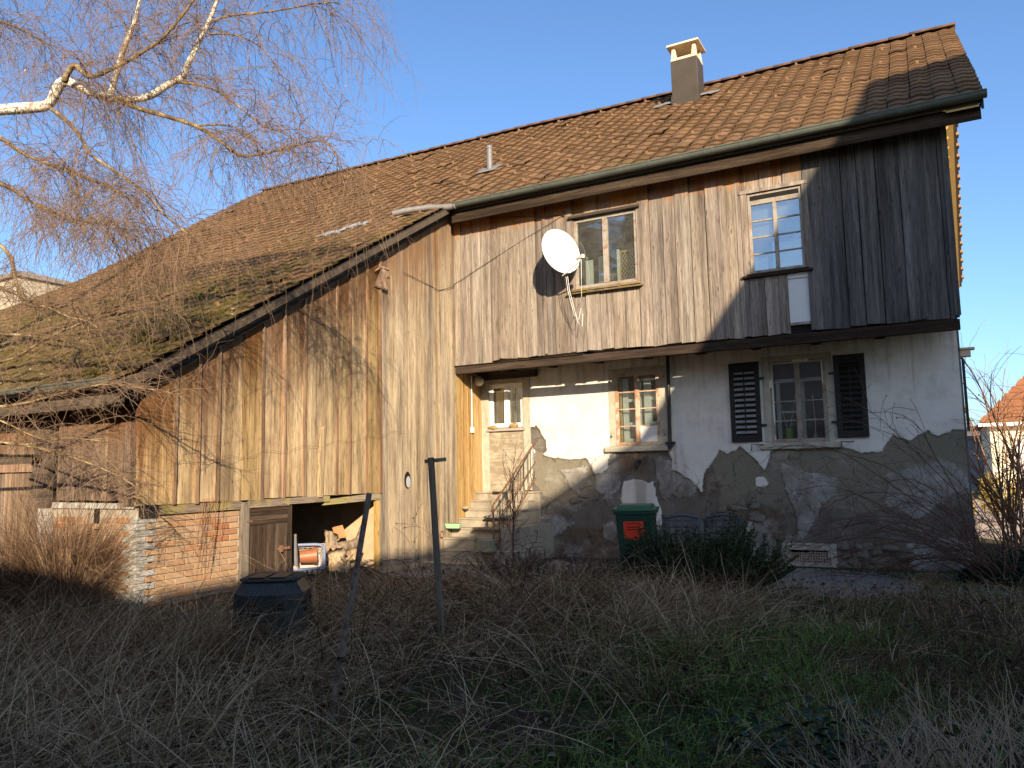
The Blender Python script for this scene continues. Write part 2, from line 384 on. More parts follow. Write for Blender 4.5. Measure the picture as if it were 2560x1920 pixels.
def wall_material():
    g = G('limewashed_render', .95, .08); p = g.pos()
    sdw = g.attr('sd_white'); sdp = g.attr('sd_patch'); sdb = g.attr('sd_brown'); sdr = g.attr('sd_rough'); stain = g.attr('stain')
    n1 = g.noise(g.map(p, (1,.1,1)), 3.2, 6, .62); n2 = g.noise(p, 11, 6, .68); n3 = g.noise(p, 60, 4, .65); nf = g.noise(p, 210, 3, .7)
    e = lambda sd, a: g.math('ADD', sd, g.math('MULTIPLY', g.math('SUBTRACT', g.math('ADD', g.math('MULTIPLY', n1, .5), g.math('MULTIPLY', n2, .5)), .5), a))
    rough = g.ramp(g.math('ADD', g.math('MULTIPLY', n3, .5), g.math('MULTIPLY', nf, .5)), [(.33, (.145,.128,.092)), (.5, (.25,.222,.165)), (.68, (.36,.325,.25))])
    smooth = g.ramp(g.math('ADD', g.math('MULTIPLY', n1, .6), g.math('MULTIPLY', n3, .4)), [(.35, (.125,.105,.085)), (.55, (.20,.175,.145)), (.72, (.30,.275,.24))])
    brown = g.ramp(n2, [(.3, (.095,.066,.045)), (.6, (.19,.14,.098)), (.8, (.27,.215,.16))])
    whc = g.ramp(g.math('ADD', g.math('MULTIPLY', n1, .7), g.math('MULTIPLY', n3, .3)), [(.3, (.50,.475,.42)), (.5, (.66,.63,.565)), (.8, (.74,.71,.65))])
    pat = g.ramp(g.math('ADD', g.math('MULTIPLY', n1, .6), g.math('MULTIPLY', n2, .4)), [(.34, (.22,.20,.175)), (.5, (.38,.36,.325)), (.64, (.56,.54,.50))])
    mr = g.step(e(sdr, .16), -.012, .012); mb = g.step(e(sdb, .35), -.06, .08)
    mw = g.step(e(sdw, .22), -.006, .006); mp = g.step(e(sdp, .34), -.012, .025)
    c = g.mix(mr, smooth, rough); c = g.mix(mb, c, brown)
    v1 = g.noise(g.map(p, (1,.1,1.2), (4,0,9)), 1.9, 7, .66); v2 = g.noise(g.map(p, (1,.1,.8), (11,0,3)), 2.6, 7, .66)
    c = g.mix(g.math('MULTIPLY', g.step(v1, .52, .68), .5), c, (.46,.435,.39)); c = g.mix(g.math('MULTIPLY', g.step(v2, .54, .68), .55), c, (.095,.078,.058))
    mp2 = g.math('MULTIPLY', mp, g.math('ADD', .38, g.math('MULTIPLY', g.step(v2, .60, .42), .62)))
    c = g.mix(mp2, c, pat); c = g.mix(mw, c, g.mix(g.math('MULTIPLY', g.step(v2, .52, .70), .35), whc, (.40,.36,.29)))
    # thin vertical runs and grime
    run = g.noise(g.map(p, (9,1,.6)), 1.0, 4, .6)
    c = g.mix(g.math('MULTIPLY', g.step(g.math('ADD', run, g.math('MULTIPLY', stain, .5)), .62, .95), .55), c, (.20,.17,.125))
    sp = g.step(g.noise(g.map(p, (38,38,38)), 1.0, 2), .73, .78)
    c = g.mix(g.math('MULTIPLY', sp, .5), c, (.16,.14,.115))
    cr = g.n('TexVoronoi', feature='DISTANCE_TO_EDGE'); g.put(cr.inputs['Vector'], g.vadd(p, g.comb(*[g.math('MULTIPLY', n2, .35)]*3))); cr.inputs['Scale'].default_value = 1.6
    ck = g.math('MULTIPLY', g.step(cr.outputs[0], .012, .002), g.step(n1, .46, .56))
    c = g.mix(g.math('MULTIPLY', g.math('MULTIPLY', ck, .6), g.math('SUBTRACT', 1.0, mw)), c, (.06,.05,.04))
    h = g.math('ADD', g.math('MULTIPLY', mw, 1.3), g.math('MULTIPLY', mp, .7))
    rb = g.math('MULTIPLY', g.math('ADD', n3, nf), g.math('SUBTRACT', 1.15, mw))
    h = g.math('ADD', h, g.math('ADD', g.math('MULTIPLY', rb, .55), g.math('MULTIPLY', n2, .25)))
    g.bump(g.math('SUBTRACT', h, g.math('MULTIPLY', g.math('MULTIPLY', ck, .5), g.math('SUBTRACT', 1.0, mw))), 1.0, .025)
    return g.done(c)
MT['wall'] = wall_material()

# ---------------------------------------------------------------- farmhouse
HOUSE = thing('farmhouse', 'old timber and plaster farmhouse with long sagging tiled roof', 'farmhouse')
XL, XR, XS = -19.5, 0.52, -8.06            # left verge, right verge, edge of the low roof
RIDGE_Y = 4.9; KINK = -1.4
def rz(X, Y, sag=True):
    X = np.asarray(X, float); Y = np.asarray(Y, float)
    z = np.where(Y >= KINK, 6.5+.659*(Y+1.4), 6.5+.592*(Y+1.4))
    z = z - .013*X*np.clip((Y+1.4)/6.3, 0, 1)
    if sag: z = z + vnoise(X*.28+50, Y*.33+9, 3, 2)*.03
    return z

roof = group_part('roof', HOUSE)
# boarded deck under the tiles, front and back slopes
def deck(name, x0, x1, ys, th=.10, back=False):
    m = MB()
    for a, b in zip(ys[:-1], ys[1:]):
        q = []
        for (X, Y) in ((x0,a),(x1,a),(x1,b),(x0,b)):
            q.append((X, 2*RIDGE_Y-Y if back else Y, float(rz(X, Y, False))-.045))
        t = [(x,y,z-th) for x,y,z in q]
        m.hexa(t, q) if not back else m.hexa(t[::-1], q[::-1])
    return m.build(name, MT['deck'], roof)
deck('roof_deck', XS+.02, XR-.03, [KINK+.05, 1.5, RIDGE_Y-.002])
deck('roof_deck', XL+.05, XS+.02-.0, [-7.86, KINK, 1.5, RIDGE_Y-.002])
deck('roof_deck', XL+.05, XR-.03, [KINK, 1.5, RIDGE_Y-.002], back=True)
m = MB(); m.hexa([(XL,RIDGE_Y+.02,10.62),(XR,RIDGE_Y+.02,10.6),(XR,11.25,6.49),(XL,11.25,6.49)],[(XL,RIDGE_Y+.02,10.9),(XR,RIDGE_Y+.02,10.66),(XR,11.25,6.53),(XL,11.25,6.53)])
m.build('back_slope', MT['tile'], roof)

TW, TL = .2955, .40
def tile_verts(n=6):
    u = np.linspace(0, 1, n+1); h = .013*np.cos(2*np.pi*(u-.32))+.003*np.cos(4*np.pi*u)
    top = []
    for v, zz in ((0., .032), (TL, .0)):
        for a, b in zip(u, h): top.append((a*(TW-.010), v, zz+b+.012))
    low = [(x, y+.004, z-.030) for x, y, z in top[:n+1]]
    lip = [(x, y-.001, z) for x, y, z in top[:n+1]]
    V = np.array(top+low+lip); F = [(i, i+1, n+2+i, n+1+i) for i in range(n)]+[(2*(n+1)+i, 2*(n+1)+i+1, 3*(n+1)+i+1, 3*(n+1)+i) for i in range(n)]
    return V, np.array(F)
TV, TF = tile_verts()
tile_me = np_mesh('roof_tile', TV, TF, MT['tile'], True)
T = []                                     # x, y, slope angle
def courses(x0, x1, y0, y1, n, k):
    dy = (y1-y0)/n; a = math.atan(k)
    for c in range(n):
        x = x0
        while x < x1-.03:
            if x > x0-.14: T.append((x, y0+c*dy, a, c))
            x += TW
courses(XR-TW*68, XR-.02, KINK-.03, RIDGE_Y-.02, 24, .659)
courses(XR-TW*68, XS-.02, -7.93, KINK-.02, 24, .592)
T = np.array(T)
tz = rz(T[:,0]+.12, T[:,1])
N = len(T); jit = rng.normal(size=(N,3))
tx = T[:,0]+jit[:,0]*.003; ty = T[:,1]+jit[:,1]*.004; rot = jit[:,2]*.012; ang = T[:,2]+rng.normal(size=N)*.014
slip = rng.random(N) < .03; ty = ty-slip*rng.uniform(.02,.06,N); rot = rot+slip*rng.normal(size=N)*.05
# how large each tile shows: nearest first, chosen tiles are objects of their own
dv = np.stack([tx-CAM.x, ty-CAM.y, tz-CAM.z], 1); fv = np.array(_f); rv = np.array(_r); uv = np.array(_u)
dep = dv@fv; sx = 1280+FPX*(dv@rv)/dep; sy = 960-FPX*(dv@uv)/dep
nrm = np.stack([np.zeros(N), -np.sin(T[:,2]), np.cos(T[:,2])], 1)
area = -(dv*nrm).sum(1)/np.linalg.norm(dv,axis=1)**3
area[(sx < -20)|(sx > 2560)|(sy < -20)] = -1
# chimney and vent openings
hole = (np.abs(tx+.12+4.80) < .36) & (ty > 3.25) & (ty < 4.05)
order = np.argsort(-np.where(hole, -9, area)); pick = np.zeros(N, bool); pick[order[:296]] = True; pick &= ~hole
for i in np.nonzero(pick)[0]:
    link('roof_tile', tile_me, roof, (tx[i], ty[i], tz[i]), (ang[i], 0, rot[i]))
rest = np.nonzero(~pick & ~hole)[0]
ca, sa = np.cos(ang[rest]), np.sin(ang[rest]); cr, sr = np.cos(rot[rest]), np.sin(rot[rest])
x, y, z = TV[:,0][None], TV[:,1][None], TV[:,2][None]
y1 = y*ca[:,None]-z*sa[:,None]; z1 = y*sa[:,None]+z*ca[:,None]
x2 = x*cr[:,None]-y1*sr[:,None]; y2 = x*sr[:,None]+y1*cr[:,None]
V = np.stack([x2+tx[rest][:,None], y2+ty[rest][:,None], z1+tz[rest][:,None]], -1).reshape(-1,3)
F = (TF[None]+(np.arange(len(rest))*len(TV))[:,None,None]).reshape(-1,4)
link('roof_tiles', np_mesh('roof_tiles', V, F, MT['tile'], True, {'rnd': np.repeat(rng.random(len(rest)), len(TV))}), roof, kind='stuff')
# snow hooks standing on the tiles
hm = MB(); hm.box(-.022,.022,-.010,.014,-.01,.055)
hk = hm.build('snow_hook', MT['hook'], roof); hk_me = hk.data; first = True
for k in range(2):
    xs = np.arange(XL+.5, XR-.3, TW*4) if k == 0 else np.arange(XL+.5, XS-.4, TW*4)
    for c in range(2, 24, 3):
        dy = (RIDGE_Y-.02-KINK+.03)/24 if k == 0 else (KINK-.02+7.93)/24
        y0 = (KINK-.03 if k == 0 else -7.93)+c*dy+.02
        for j, X in enumerate(xs):
            X = X+(c % 6)/6*TW*4+.06
            if X > (XR-.2 if k == 0 else XS-.3) or (abs(X+4.8) < .5 and 3.1 < y0 < 4.2): continue
            lo = (float(X), y0, float(rz(X, y0))+.045)
            if first: hk.location = lo; hk.rotation_euler = (math.atan(.64), 0, 0); first = False
            else: link('snow_hook', hk_me, roof, lo, (math.atan(.64), 0, U(-.1,.1)))
# ridge tiles
m = MB(); n = 8; prof = [(math.cos(math.pi*i/n), math.sin(math.pi*i/n)) for i in range(n+1)]
vs = [(0, .135*a, .10*b) for a, b in prof]+[(.46, .118*a, .088*b) for a, b in prof]+[(0, .118*a, .082*b-.006) for a, b in prof]
m.add(vs, [(i, i+1, n+2+i, n+1+i) for i in range(n)]+[(i, 2*(n+1)+i, 2*(n+1)+i+1, i+1) for i in range(n)])
rt = None; X = XL
while X < XR-.2:
    lo = (X, RIDGE_Y, float(rz(X, RIDGE_Y))+.012+U(-.008,.008)); ro = (0, rad(U(-1.2,-.2)), rad(U(-1,1)))
    if rt is None: rt = m.build('ridge_tile', MT['ridge'], roof, True, lo, ro)
    else: link('ridge_tile', rt.data, roof, lo, ro)
    X += .40
# pale glass tiles and flashings
for (X, Y) in ((-10.0,-1.72),(-10.3,-1.72),(-10.4,-2.0),(-10.7,-2.0)):
    me = tile_me.copy(); me.materials.clear(); me.materials.append(MT['glass_tile'])
    link('glass_tile', me, roof, (X, Y, float(rz(X+.12, Y))+.028), (math.atan(.592), 0, 0))
# verge boards: edge of the low roof, right gable, left gable
def verge(name, X, ys, h, w, mat, dz=-.02):
    m = MB()
    for a, b in zip(ys[:-1], ys[1:]):
        za, zb = float(rz(X, a, False))+dz, float(rz(X, b, False))+dz
        m.hexa([(X-w/2,a,za-h),(X+w/2,a,za-h),(X+w/2,b,zb-h),(X-w/2,b,zb-h)],[(X-w/2,a,za),(X+w/2,a,za),(X+w/2,b,zb),(X-w/2,b,zb)])
    return m.build(name, mat, roof)
verge('verge_board', XS-.02, [-7.9, -5.2, -3.2, KINK+.2], .15, .035, MT['dark_y'], -.03)
verge('verge_board', XS-.075, [-7.8, -5.2, -3.2, KINK+.3], .21, .03, MT['dark_y'], -.055)
verge('verge_board', XR-.04, [KINK+.02, 1.5, RIDGE_Y], .2, .03, MT['dark_y'])
MT['yellow_wood'] = plain('ochre_verge_paint', (.50,.33,.12), .7, .2, .12, 5)
m = MB()                                                                   # ochre boarding under the gable overhang
for s in (1, -1):
    Y0, Y1 = (KINK, RIDGE_Y)
    a = [(X, Y if s > 0 else 2*RIDGE_Y-Y, float(rz(0, Y, False))-.17) for X, Y in ((.05,Y0),(.44,Y0),(.44,Y1),(.05,Y1))]
    m.hexa(a, [(x,y,z+.02) for x,y,z in a])
m.build('gable_soffit', MT['yellow_wood'], roof)
for k in range(26):                                                        # carved brackets along the gable
    Y = 5.1+k*.235; z = float(rz(0, 2*RIDGE_Y-Y, False))-.19
    mm = MB(); mm.prism([(.06,Y,z),(.34,Y,z),(.30,Y,z-.06),(.20,Y,z-.09),(.10,Y,z-.16),(.06,Y,z-.18)], (0,.07,0))
    mm.build('gable_bracket', MT['yellow_wood'], roof)
m = MB(); 
for k in range(24):
    Y = 5.0+k*.26; z = float(rz(0, 2*RIDGE_Y-Y, False)); m.box(.44,.55,Y,Y+.24,z-.08,z-.01)
m.build('verge_tile', MT['hook'], roof, kind='stuff')

# eave: fascia, rafter ends, gutter with collars, spout
m = MB(); m.box(XS+.02, .46, -1.30, -1.265, 6.20, 6.40); m.build('fascia_board', MT['beam'], roof)
m = MB(); m.box(XS+.02, .40, -1.262, -.93, 6.385, 6.41); m.build('eave_soffit', MT['dark_wood'], roof)
gut = group_part('gutter', HOUSE)
def half_round(x0, x1, cy, cz, r, name, t=.006, sag=.0):
    m = MB(); n = 10; vs = []; k = 14
    for i in range(k+1):
        X = x0+(x1-x0)*i/k; dz = -sag*math.sin(math.pi*i/k)
        for rr in (r, r-t):
            for j in range(n+1):
                a = math.pi+math.pi*j/n; vs.append((X, cy+rr*math.cos(a), cz+dz+rr*math.sin(a)))
    s = 2*(n+1)
    fs = [(i*s+j, i*s+j+1, (i+1)*s+j+1, (i+1)*s+j) for i in range(k) for j in range(n)]
    fs += [(i*s+n+1+j+1, i*s+n+1+j, (i+1)*s+n+1+j, (i+1)*s+n+1+j+1) for i in range(k) for j in range(n)]
    m.add(vs, fs)
    m.tube([(x0,cy-r,cz),((x0+x1)/2,cy-r,cz-sag),(x1,cy-r,cz)], .012, 6)
    return m.build(name, MT['gutter'], gut, auto=50)
half_round(-7.9, .53, -1.43, 6.50, .082, 'gutter_channel')
m = MB(); m.prism([(.53,-1.43+.085*math.cos(math.pi+math.pi*j/8), 6.505+.085*math.sin(math.pi+math.pi*j/8)) for j in range(9)], (.006,0,0)); m.build('gutter_end', MT['gutter'], gut)
for X in np.arange(-7.2, .4, 1.02):
    m = MB(); m.tube([(X-.02,-1.43,6.50),(X+.02,-1.43,6.50)], .001, 3)
    m = MB(); n = 10; vs = []
    for xx in (X-.018, X+.018):
        for j in range(n+1):
            a = math.pi+math.pi*j/n; vs.append((xx, -1.43+.089*math.cos(a), 6.502+.089*math.sin(a)))
    m.add(vs, [(j, j+1, n+2+j, n+1+j) for j in range(n)]); m.build('gutter_collar', MT['gutter'], gut)
m = MB(); m.tube([(-7.86,-1.44,6.47),(-8.0,-1.47,6.45),(-8.35,-1.60,6.47),(-8.75,-1.80,6.42),(-8.95,-1.9,6.37)], [.06,.058,.056,.056,.056], 12, caps=False)
m.tube([(-7.9,-1.445,6.467),(-7.86,-1.44,6.468)], .068, 12); m.build('gutter_spout', MT['zinc'], gut, True)
half_round(-13.5, -8.02, -7.99, 2.66, .075, 'gutter_channel', sag=.02)
m = MB(); m.box(-13.5, -8.09, -7.86, -7.83, 2.38, 2.56); m.build('fascia_board', MT['dark_wood'], roof)
m = MB(); m.box(-13.5, -8.3, -7.62, -7.5, 2.40, 2.62); m.build('wall_plate', MT['dark_wood'], roof)

# chimney and vent pipe
ch = group_part('chimney', HOUSE); CX, CY = -4.80, 3.62; zb = 9.55
m = MB(); m.box(CX-.30, CX+.30, CY-.27, CY+.27, zb, 10.72); m.build('chimney_shaft', MT['chimney_sheet'], ch, bevel=.012)
m = MB(); m.box(CX-.315, CX+.315, CY-.285, CY+.285, zb, 9.90); m.build('chimney_skirt', MT['chimney_sheet'], ch)
m = MB(); b0, b1 = .295, .25
for sx_ in (-1, 1):
    for sy_ in (-1, 1):
        m.hexa([(CX+sx_*.29,CY+sy_*.26,10.79),(CX+sx_*.17,CY+sy_*.26,10.79),(CX+sx_*.17,CY+sy_*.15,10.79),(CX+sx_*.29,CY+sy_*.15,10.79)],
               [(CX+sx_*.27,CY+sy_*.245,11.06),(CX+sx_*.20,CY+sy_*.245,11.06),(CX+sx_*.20,CY+sy_*.18,11.06),(CX+sx_*.27,CY+sy_*.18,11.06)])
m.box(CX-.30, CX+.30, CY-.27, CY-.15, 10.725, 10.79); m.box(CX-.30, CX+.30, CY+.15, CY+.27, 10.725, 10.79)
m.box(CX-.30, CX-.17, CY-.15, CY+.15, 10.725, 10.79); m.box(CX+.17, CX+.30, CY-.15, CY+.15, 10.725, 10.79)
m.build('chimney_collar', MT['chimney_cap'], ch, bevel=.012)
m = MB(); m.hexa([(CX-.37,CY-.34,11.055),(CX+.37,CY-.34,11.055),(CX+.37,CY+.34,11.055),(CX-.37,CY+.34,11.055)],[(CX-.36,CY-.33,11.10),(CX+.36,CY-.33,11.10),(CX+.36,CY+.33,11.10),(CX-.36,CY+.33,11.10)])
m.build('chimney_cap', MT['chimney_cap'], ch)
m = MB(); m.box(CX-.16, CX+.16, CY-.14, CY+.14, 10.6, 10.74); m.build('chimney_flue', MT['soot_and_dark'], ch)
for (X, Y) in ((CX-.62,3.35),(CX+.62,3.45),(CX+.40,3.5),(CX-.42,3.42)):
    m = MB(); m.box(X-.11, X+.11, Y-.05, Y+.12, 0, .02); o = m.build('flashing', MT['flash'], ch); o.location.z = float(rz(X, Y))+.085; o.rotation_euler.x = .0
    for v in o.data.vertices: v.co.z += (v.co.y-Y)*.659
vp = group_part('roof_vent', HOUSE); X, Y = -8.42, .82; z = float(rz(X, Y))
m = MB(); m.lathe([(.066,z-.05),(.066,z+.50),(.074,z+.50),(.074,z+.56),(.055,z+.56),(.055,z+.4)], (X,Y,0), 16); m.build('vent_pipe', MT['zinc'], vp, auto=40)
m = MB(); m.hexa([(X-.22,Y-.2,z-.07),(X+.22,Y-.2,z-.07),(X+.22,Y+.2,z+.19),(X-.22,Y+.2,z+.19)],[(X-.22,Y-.2,z-.055),(X+.22,Y-.2,z-.055),(X+.22,Y+.2,z+.205),(X-.22,Y+.2,z+.205)]); m.build('vent_flashing', MT['flash'], vp)

# moss cushions on the old low tiles
sstep_ = lambda y: np.clip((-2.6-y)/3.0, 0, 1)
n = 800; mx_ = rng.uniform(XL+.3, XS-.15, n*5); my_ = rng.uniform(-7.85,-2.6,n*5); kp = (vnoise(mx_*.55, my_*.9, 77, 3) > .08) & (rng.random(n*5) < sstep_(my_)); mx_, my_ = mx_[kp][:n], my_[kp][:n]; n = len(mx_)
dome = np.array([(1,0,0),(.7,.7,0),(0,1,0),(-.7,.7,0),(-1,0,0),(-.7,-.7,0),(0,-1,0),(.7,-.7,0),(.6,.1,.5),(0,.6,.5),(-.6,-.1,.5),(0,-.6,.5),(0,0,.75)])
df = np.array([(0,1,9,8),(2,3,10,9),(4,5,11,10),(6,7,8,11),(1,2,9,9),(3,4,10,10),(5,6,11,11),(7,0,8,8)]); dt = np.array([(8,9,12),(9,10,12),(10,11,12),(11,8,12),(1,2,9),(3,4,10),(5,6,11),(7,0,8)])
sz = rng.uniform(.018,.06,(n,1,1)); V = dome[None]*sz*rng.uniform(.7,1.4,(n,1,3))+rng.normal(size=(n,13,3))*.004
V = V+np.stack([mx_, my_, rz(mx_, my_)+.028],1)[:,None,:]
V[:,:,2] += .592*(V[:,:,1]-my_[:,None]); o_ = (np.arange(n)*13)[:,None,None]
link('moss_cushions', np_mesh('moss_cushions', V.reshape(-1,3), [(df[:4][None]+o_).reshape(-1,4), (dt[None]+o_).reshape(-1,3)], plain('roof_moss',(.085,.070,.018),.95,.05,.5,12,bump=.8), True), roof, kind='stuff')
# ---------------------------------------------------------------- masonry ground floor
HOLES = [(-8.06,-7.30,1.0,3.27),(-5.37,-4.64,2.02,3.27),(-2.67,-1.92,1.99,3.24),(-2.56,-1.99,.05,.25),(-4.97,-4.68,.10,.25)]
def grid_wall():
    xs = set(np.round(np.arange(-8.26, .001, .022), 4)); zs = set(np.round(np.arange(-.35, 3.70, .022), 4))
    for a, b, c, d in HOLES: xs |= {a, b}; zs |= {c, d}
    xs = np.array(sorted(xs)); zs = np.array(sorted(zs))
    X, Z = np.meshgrid(xs, zs); X = X.ravel(); Z = Z.ravel()
    w = X+vnoise(X*2.3, Z*2.3, 11)*.10; v = Z+vnoise(X*2.3+31, Z*2.3+7, 12)*.10
    mx = lambda *a: np.maximum.reduce(a)
    # whitewash still sound above this ragged line (metres, read off the wall)
    low = [(-8.4,-.4),(-8.24,1.2),(-7.12,1.25),(-7.10,1.95),(-6.9,1.90),(-6.62,1.78),(-6.35,1.74),(-6.05,1.77),(-5.95,1.62),(-5.86,1.45),(-5.6,1.55),(-5.5,1.95),(-4.45,1.95),(-4.4,1.55),(-4.15,1.35),(-3.95,1.15),(-3.85,1.55),(-3.62,1.88),(-3.5,1.80),(-3.25,1.92),(-3.0,1.66),(-2.86,1.5),(-2.75,1.82),(-2.2,1.86),(-1.75,1.85),(-1.5,1.72),(-1.2,1.73),(-.95,1.98),(-.75,1.88),(-.52,2.12),(-.38,1.98),(-.2,2.07),(.1,2.02),(.1,3.9),(-8.4,3.9)]
    white = poly_sd(w, v, low)
    for q in ([(-5.34,1.32),(-5.10,1.35),(-4.80,1.30),(-4.72,.95),(-4.66,.55),(-4.75,.3),(-5.45,.42),(-5.38,.8)],
              [(-3.02,1.36),(-2.85,1.40),(-2.80,1.28),(-2.9,1.2),(-3.0,1.22)]): white = mx(white, poly_sd(w, v, q))
    # bare brown patches under the sills and beside the blocked door
    for q in ([(-5.35,1.88),(-4.82,1.92),(-4.80,1.62),(-4.92,1.45),(-5.3,1.48)], [(-7.12,2.38),(-6.98,2.42),(-6.80,2.2),(-6.82,1.98),(-7.02,1.88),(-7.12,2.1)]):
        white = np.minimum(white, -poly_sd(w, v, q))
    patch = np.full(X.shape, -9.)
    for q in ([(-5.95,1.72),(-5.45,1.9),(-5.38,1.3),(-5.6,.95),(-5.9,1.2)],
              [(-4.7,1.75),(-4.2,1.7),(-4.0,1.35),(-4.1,1.05),(-4.66,1.0),(-4.75,1.4)],
              [(-2.60,1.62),(-2.30,1.60),(-2.26,1.47),(-2.0,1.42),(-1.82,1.46),(-1.82,1.12),(-2.05,.95),(-2.2,.55),(-2.45,.4),(-2.5,.9)],
              [(-1.15,1.42),(-.85,1.48),(-.62,1.58),(-.28,1.62),(-.05,1.42),(-.02,1.2),(-.3,1.05),(-.75,.75),(-.95,.80),(-1.15,1.05)],
              [(-.85,.42),(-.5,.46),(-.02,.42),(-.02,-.05),(-.75,-.05),(-.9,.1)],
              [(-3.32,.62),(-3.1,.66),(-2.86,.60),(-2.78,.40),(-2.82,.02),(-3.3,-.02)],
              [(-7.0,.75),(-6.6,.8),(-6.3,.62),(-6.6,.45),(-7.0,.4)],[(-5.75,.62),(-5.55,.66),(-5.45,.42),(-5.6,.3),(-5.8,.4)],
              [(-6.55,1.55),(-6.1,1.6),(-5.98,1.3),(-6.3,1.15)]): patch = mx(patch, poly_sd(w, v, q))
    rough = poly_sd(w, v, [(-3.86,1.95),(.1,2.3),(.1,1.15),(-.9,1.0),(-1.3,.8),(-1.9,.9),(-2.7,.85),(-3.1,1.02),(-3.62,1.0)])
    rough = mx(rough, poly_sd(w, v, [(-7.15,2.0),(-6.2,1.85),(-5.9,1.45),(-5.75,1.15),(-6.2,.95),(-6.9,1.15),(-7.15,1.4)]))
    brown = np.full(X.shape, -9.)
    for q in ([(-3.5,.98),(-2.72,.9),(-2.62,.55),(-2.6,.2),(-3.4,.62)],[(-1.75,.35),(-1.2,.42),(-.85,.3),(-.75,-.1),(-1.8,-.1)],[(-7.1,.5),(-5.2,.6),(-5.1,-.3),(-7.1,-.3)],
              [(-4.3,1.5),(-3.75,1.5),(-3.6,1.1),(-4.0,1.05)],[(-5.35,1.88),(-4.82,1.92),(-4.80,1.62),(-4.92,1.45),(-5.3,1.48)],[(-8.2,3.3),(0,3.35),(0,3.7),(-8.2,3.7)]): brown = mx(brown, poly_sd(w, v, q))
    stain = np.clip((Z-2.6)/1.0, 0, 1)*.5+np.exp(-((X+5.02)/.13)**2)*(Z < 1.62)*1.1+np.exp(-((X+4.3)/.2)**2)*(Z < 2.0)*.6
    yy = -.020*np.clip(white/.012+.5, 0, 1)-.011*np.clip(patch/.03, 0, 1)+vnoise(X*.9, Z*.9, 5)*.02+vnoise(X*6, Z*6, 6)*.004
    idx = np.arange(len(X)).reshape(len(zs), len(xs))
    cxm = (xs[:-1]+xs[1:])/2; czm = (zs[:-1]+zs[1:])/2; CXm, CZm = np.meshgrid(cxm, czm)
    ok = np.ones(CXm.shape, bool)
    for a, b, c, d in HOLES: ok &= ~((CXm > a) & (CXm < b) & (CZm > c) & (CZm < d))
    F = np.stack([idx[:-1,:-1], idx[:-1,1:], idx[1:,1:], idx[1:,:-1]], -1)[ok]
    c = lambda s: np.clip(s, -.6, .6)
    return np_mesh('masonry_wall', np.stack([X, yy, Z], 1), F, MT['wall'], True, {'sd_white': c(white), 'sd_patch': c(patch), 'sd_brown': c(brown), 'sd_rough': c(rough), 'stain': stain})
masonry = link('masonry_wall', grid_wall(), HOUSE)

# dark shell behind: rooms, floors, end and back walls (keeps daylight out as the real house does)
shell = MT['interior']
def part(name, mat, parent, *boxes, **kw):
    m = MB()
    for b in boxes: m.box(*b)
    return m.build(name, mat, parent, **kw)
part('floor_slab', shell, HOUSE, (-19.2, -.12, -.86, 11.0, 3.66, 3.78))
part('cross_wall', shell, HOUSE, (-8.36, -8.27, .03, 11.0, -.3, 3.65))
part('cross_wall', shell, HOUSE, (-8.36, -8.26, -.85, 11.0, 3.79, 6.6))
part('back_wall', shell, HOUSE, (-19.2, -.12, 2.6, 2.75, -.3, 3.65), (-19.2, -.12, 2.6, 2.75, 3.79, 7.9))
part('gable_wall', MT['plank_shade_grey'], HOUSE, (-.12, .02, .06, 11.0, -.3, 3.6), (-.12, .0, -.86, 11.0, 3.61, 6.35))
m = MB(); m.prism([(-.12,-.86,6.36),(-.12,10.7,6.36),(-.12,RIDGE_Y,10.35)], (.12,0,0)); m.build('gable_top', MT['plank_shade_grey'], HOUSE)
m = MB(); m.prism([(-19.25,-7.4,-.2),(-19.25,11,-.2),(-19.25,11,6.3),(-19.25,RIDGE_Y,10.3),(-19.25,-1.4,6.25),(-19.25,-7.4,2.5)], (.12,0,0)); m.build('gable_wall', MT['plank_shade_grey'], HOUSE)
part('north_wall', shell, HOUSE, (-19.2, -.12, 10.9, 11.0, -.3, 6.4))
part('soffit_board', MT['dark_wood'], HOUSE, (-8.22, -.02, -.90, .0, 3.632, 3.655))
for i, X in enumerate(np.arange(-7.55, -.2, .93)):
    part('joist', MT['dark_y'], HOUSE, (X-.07, X+.07, -.89, -.02, 3.50, 3.63))

# embedded rubble stones showing where the render has gone
def stone_mesh(name, sx, sy, sz, seed, mat, parent, loc, rot=(0,0,0), sub=2, amp=.22):
    r = np.random.default_rng(seed); n, k = 10, 7; V = []
    for i in range(k):
        a = -math.pi/2+math.pi*(i+.0)/(k-1)
        for j in range(n):
            b = 2*math.pi*j/n; V.append((math.cos(a)*math.cos(b), math.cos(a)*math.sin(b), math.sin(a)))
    V = np.array(V); q = np.abs(V)**.75*np.sign(V); d = r.normal(size=3)*3
    f = 1+amp*np.sin(V@r.normal(size=3)*2.3+d[0])+amp*.6*np.sin(V@r.normal(size=3)*4.1+d[1])
    q = q*f[:,None]*np.array([sx,sy,sz])
    m = MB(); m.add(q, [(i*n+j,i*n+(j+1)%n,(i+1)*n+(j+1)%n,(i+1)*n+j) for i in range(k-1) for j in range(n)])
    return m.build(name, mat, parent, True, loc, rot)
MT['rubble'] = plain('wall_rubble', (.17,.15,.12), .95, .08, .5, 7, bump=.6, dirt=((.07,.06,.045), .5))
sr = random.Random(4)
for i in range(46):
    if i < 30: X, Z = sr.uniform(-1.85,-.8), sr.uniform(-.08,.36)
    elif i < 40: X, Z = sr.uniform(-3.62,-3.0), sr.uniform(.72,1.0)
    else: X, Z = sr.uniform(-6.35,-5.75), sr.uniform(1.0,1.12)
    stone_mesh('stone', sr.uniform(.05,.13), .035, sr.uniform(.03,.07), i, MT['rubble'], masonry, (X, .012, Z), (0, sr.uniform(-.2,.2), 0))

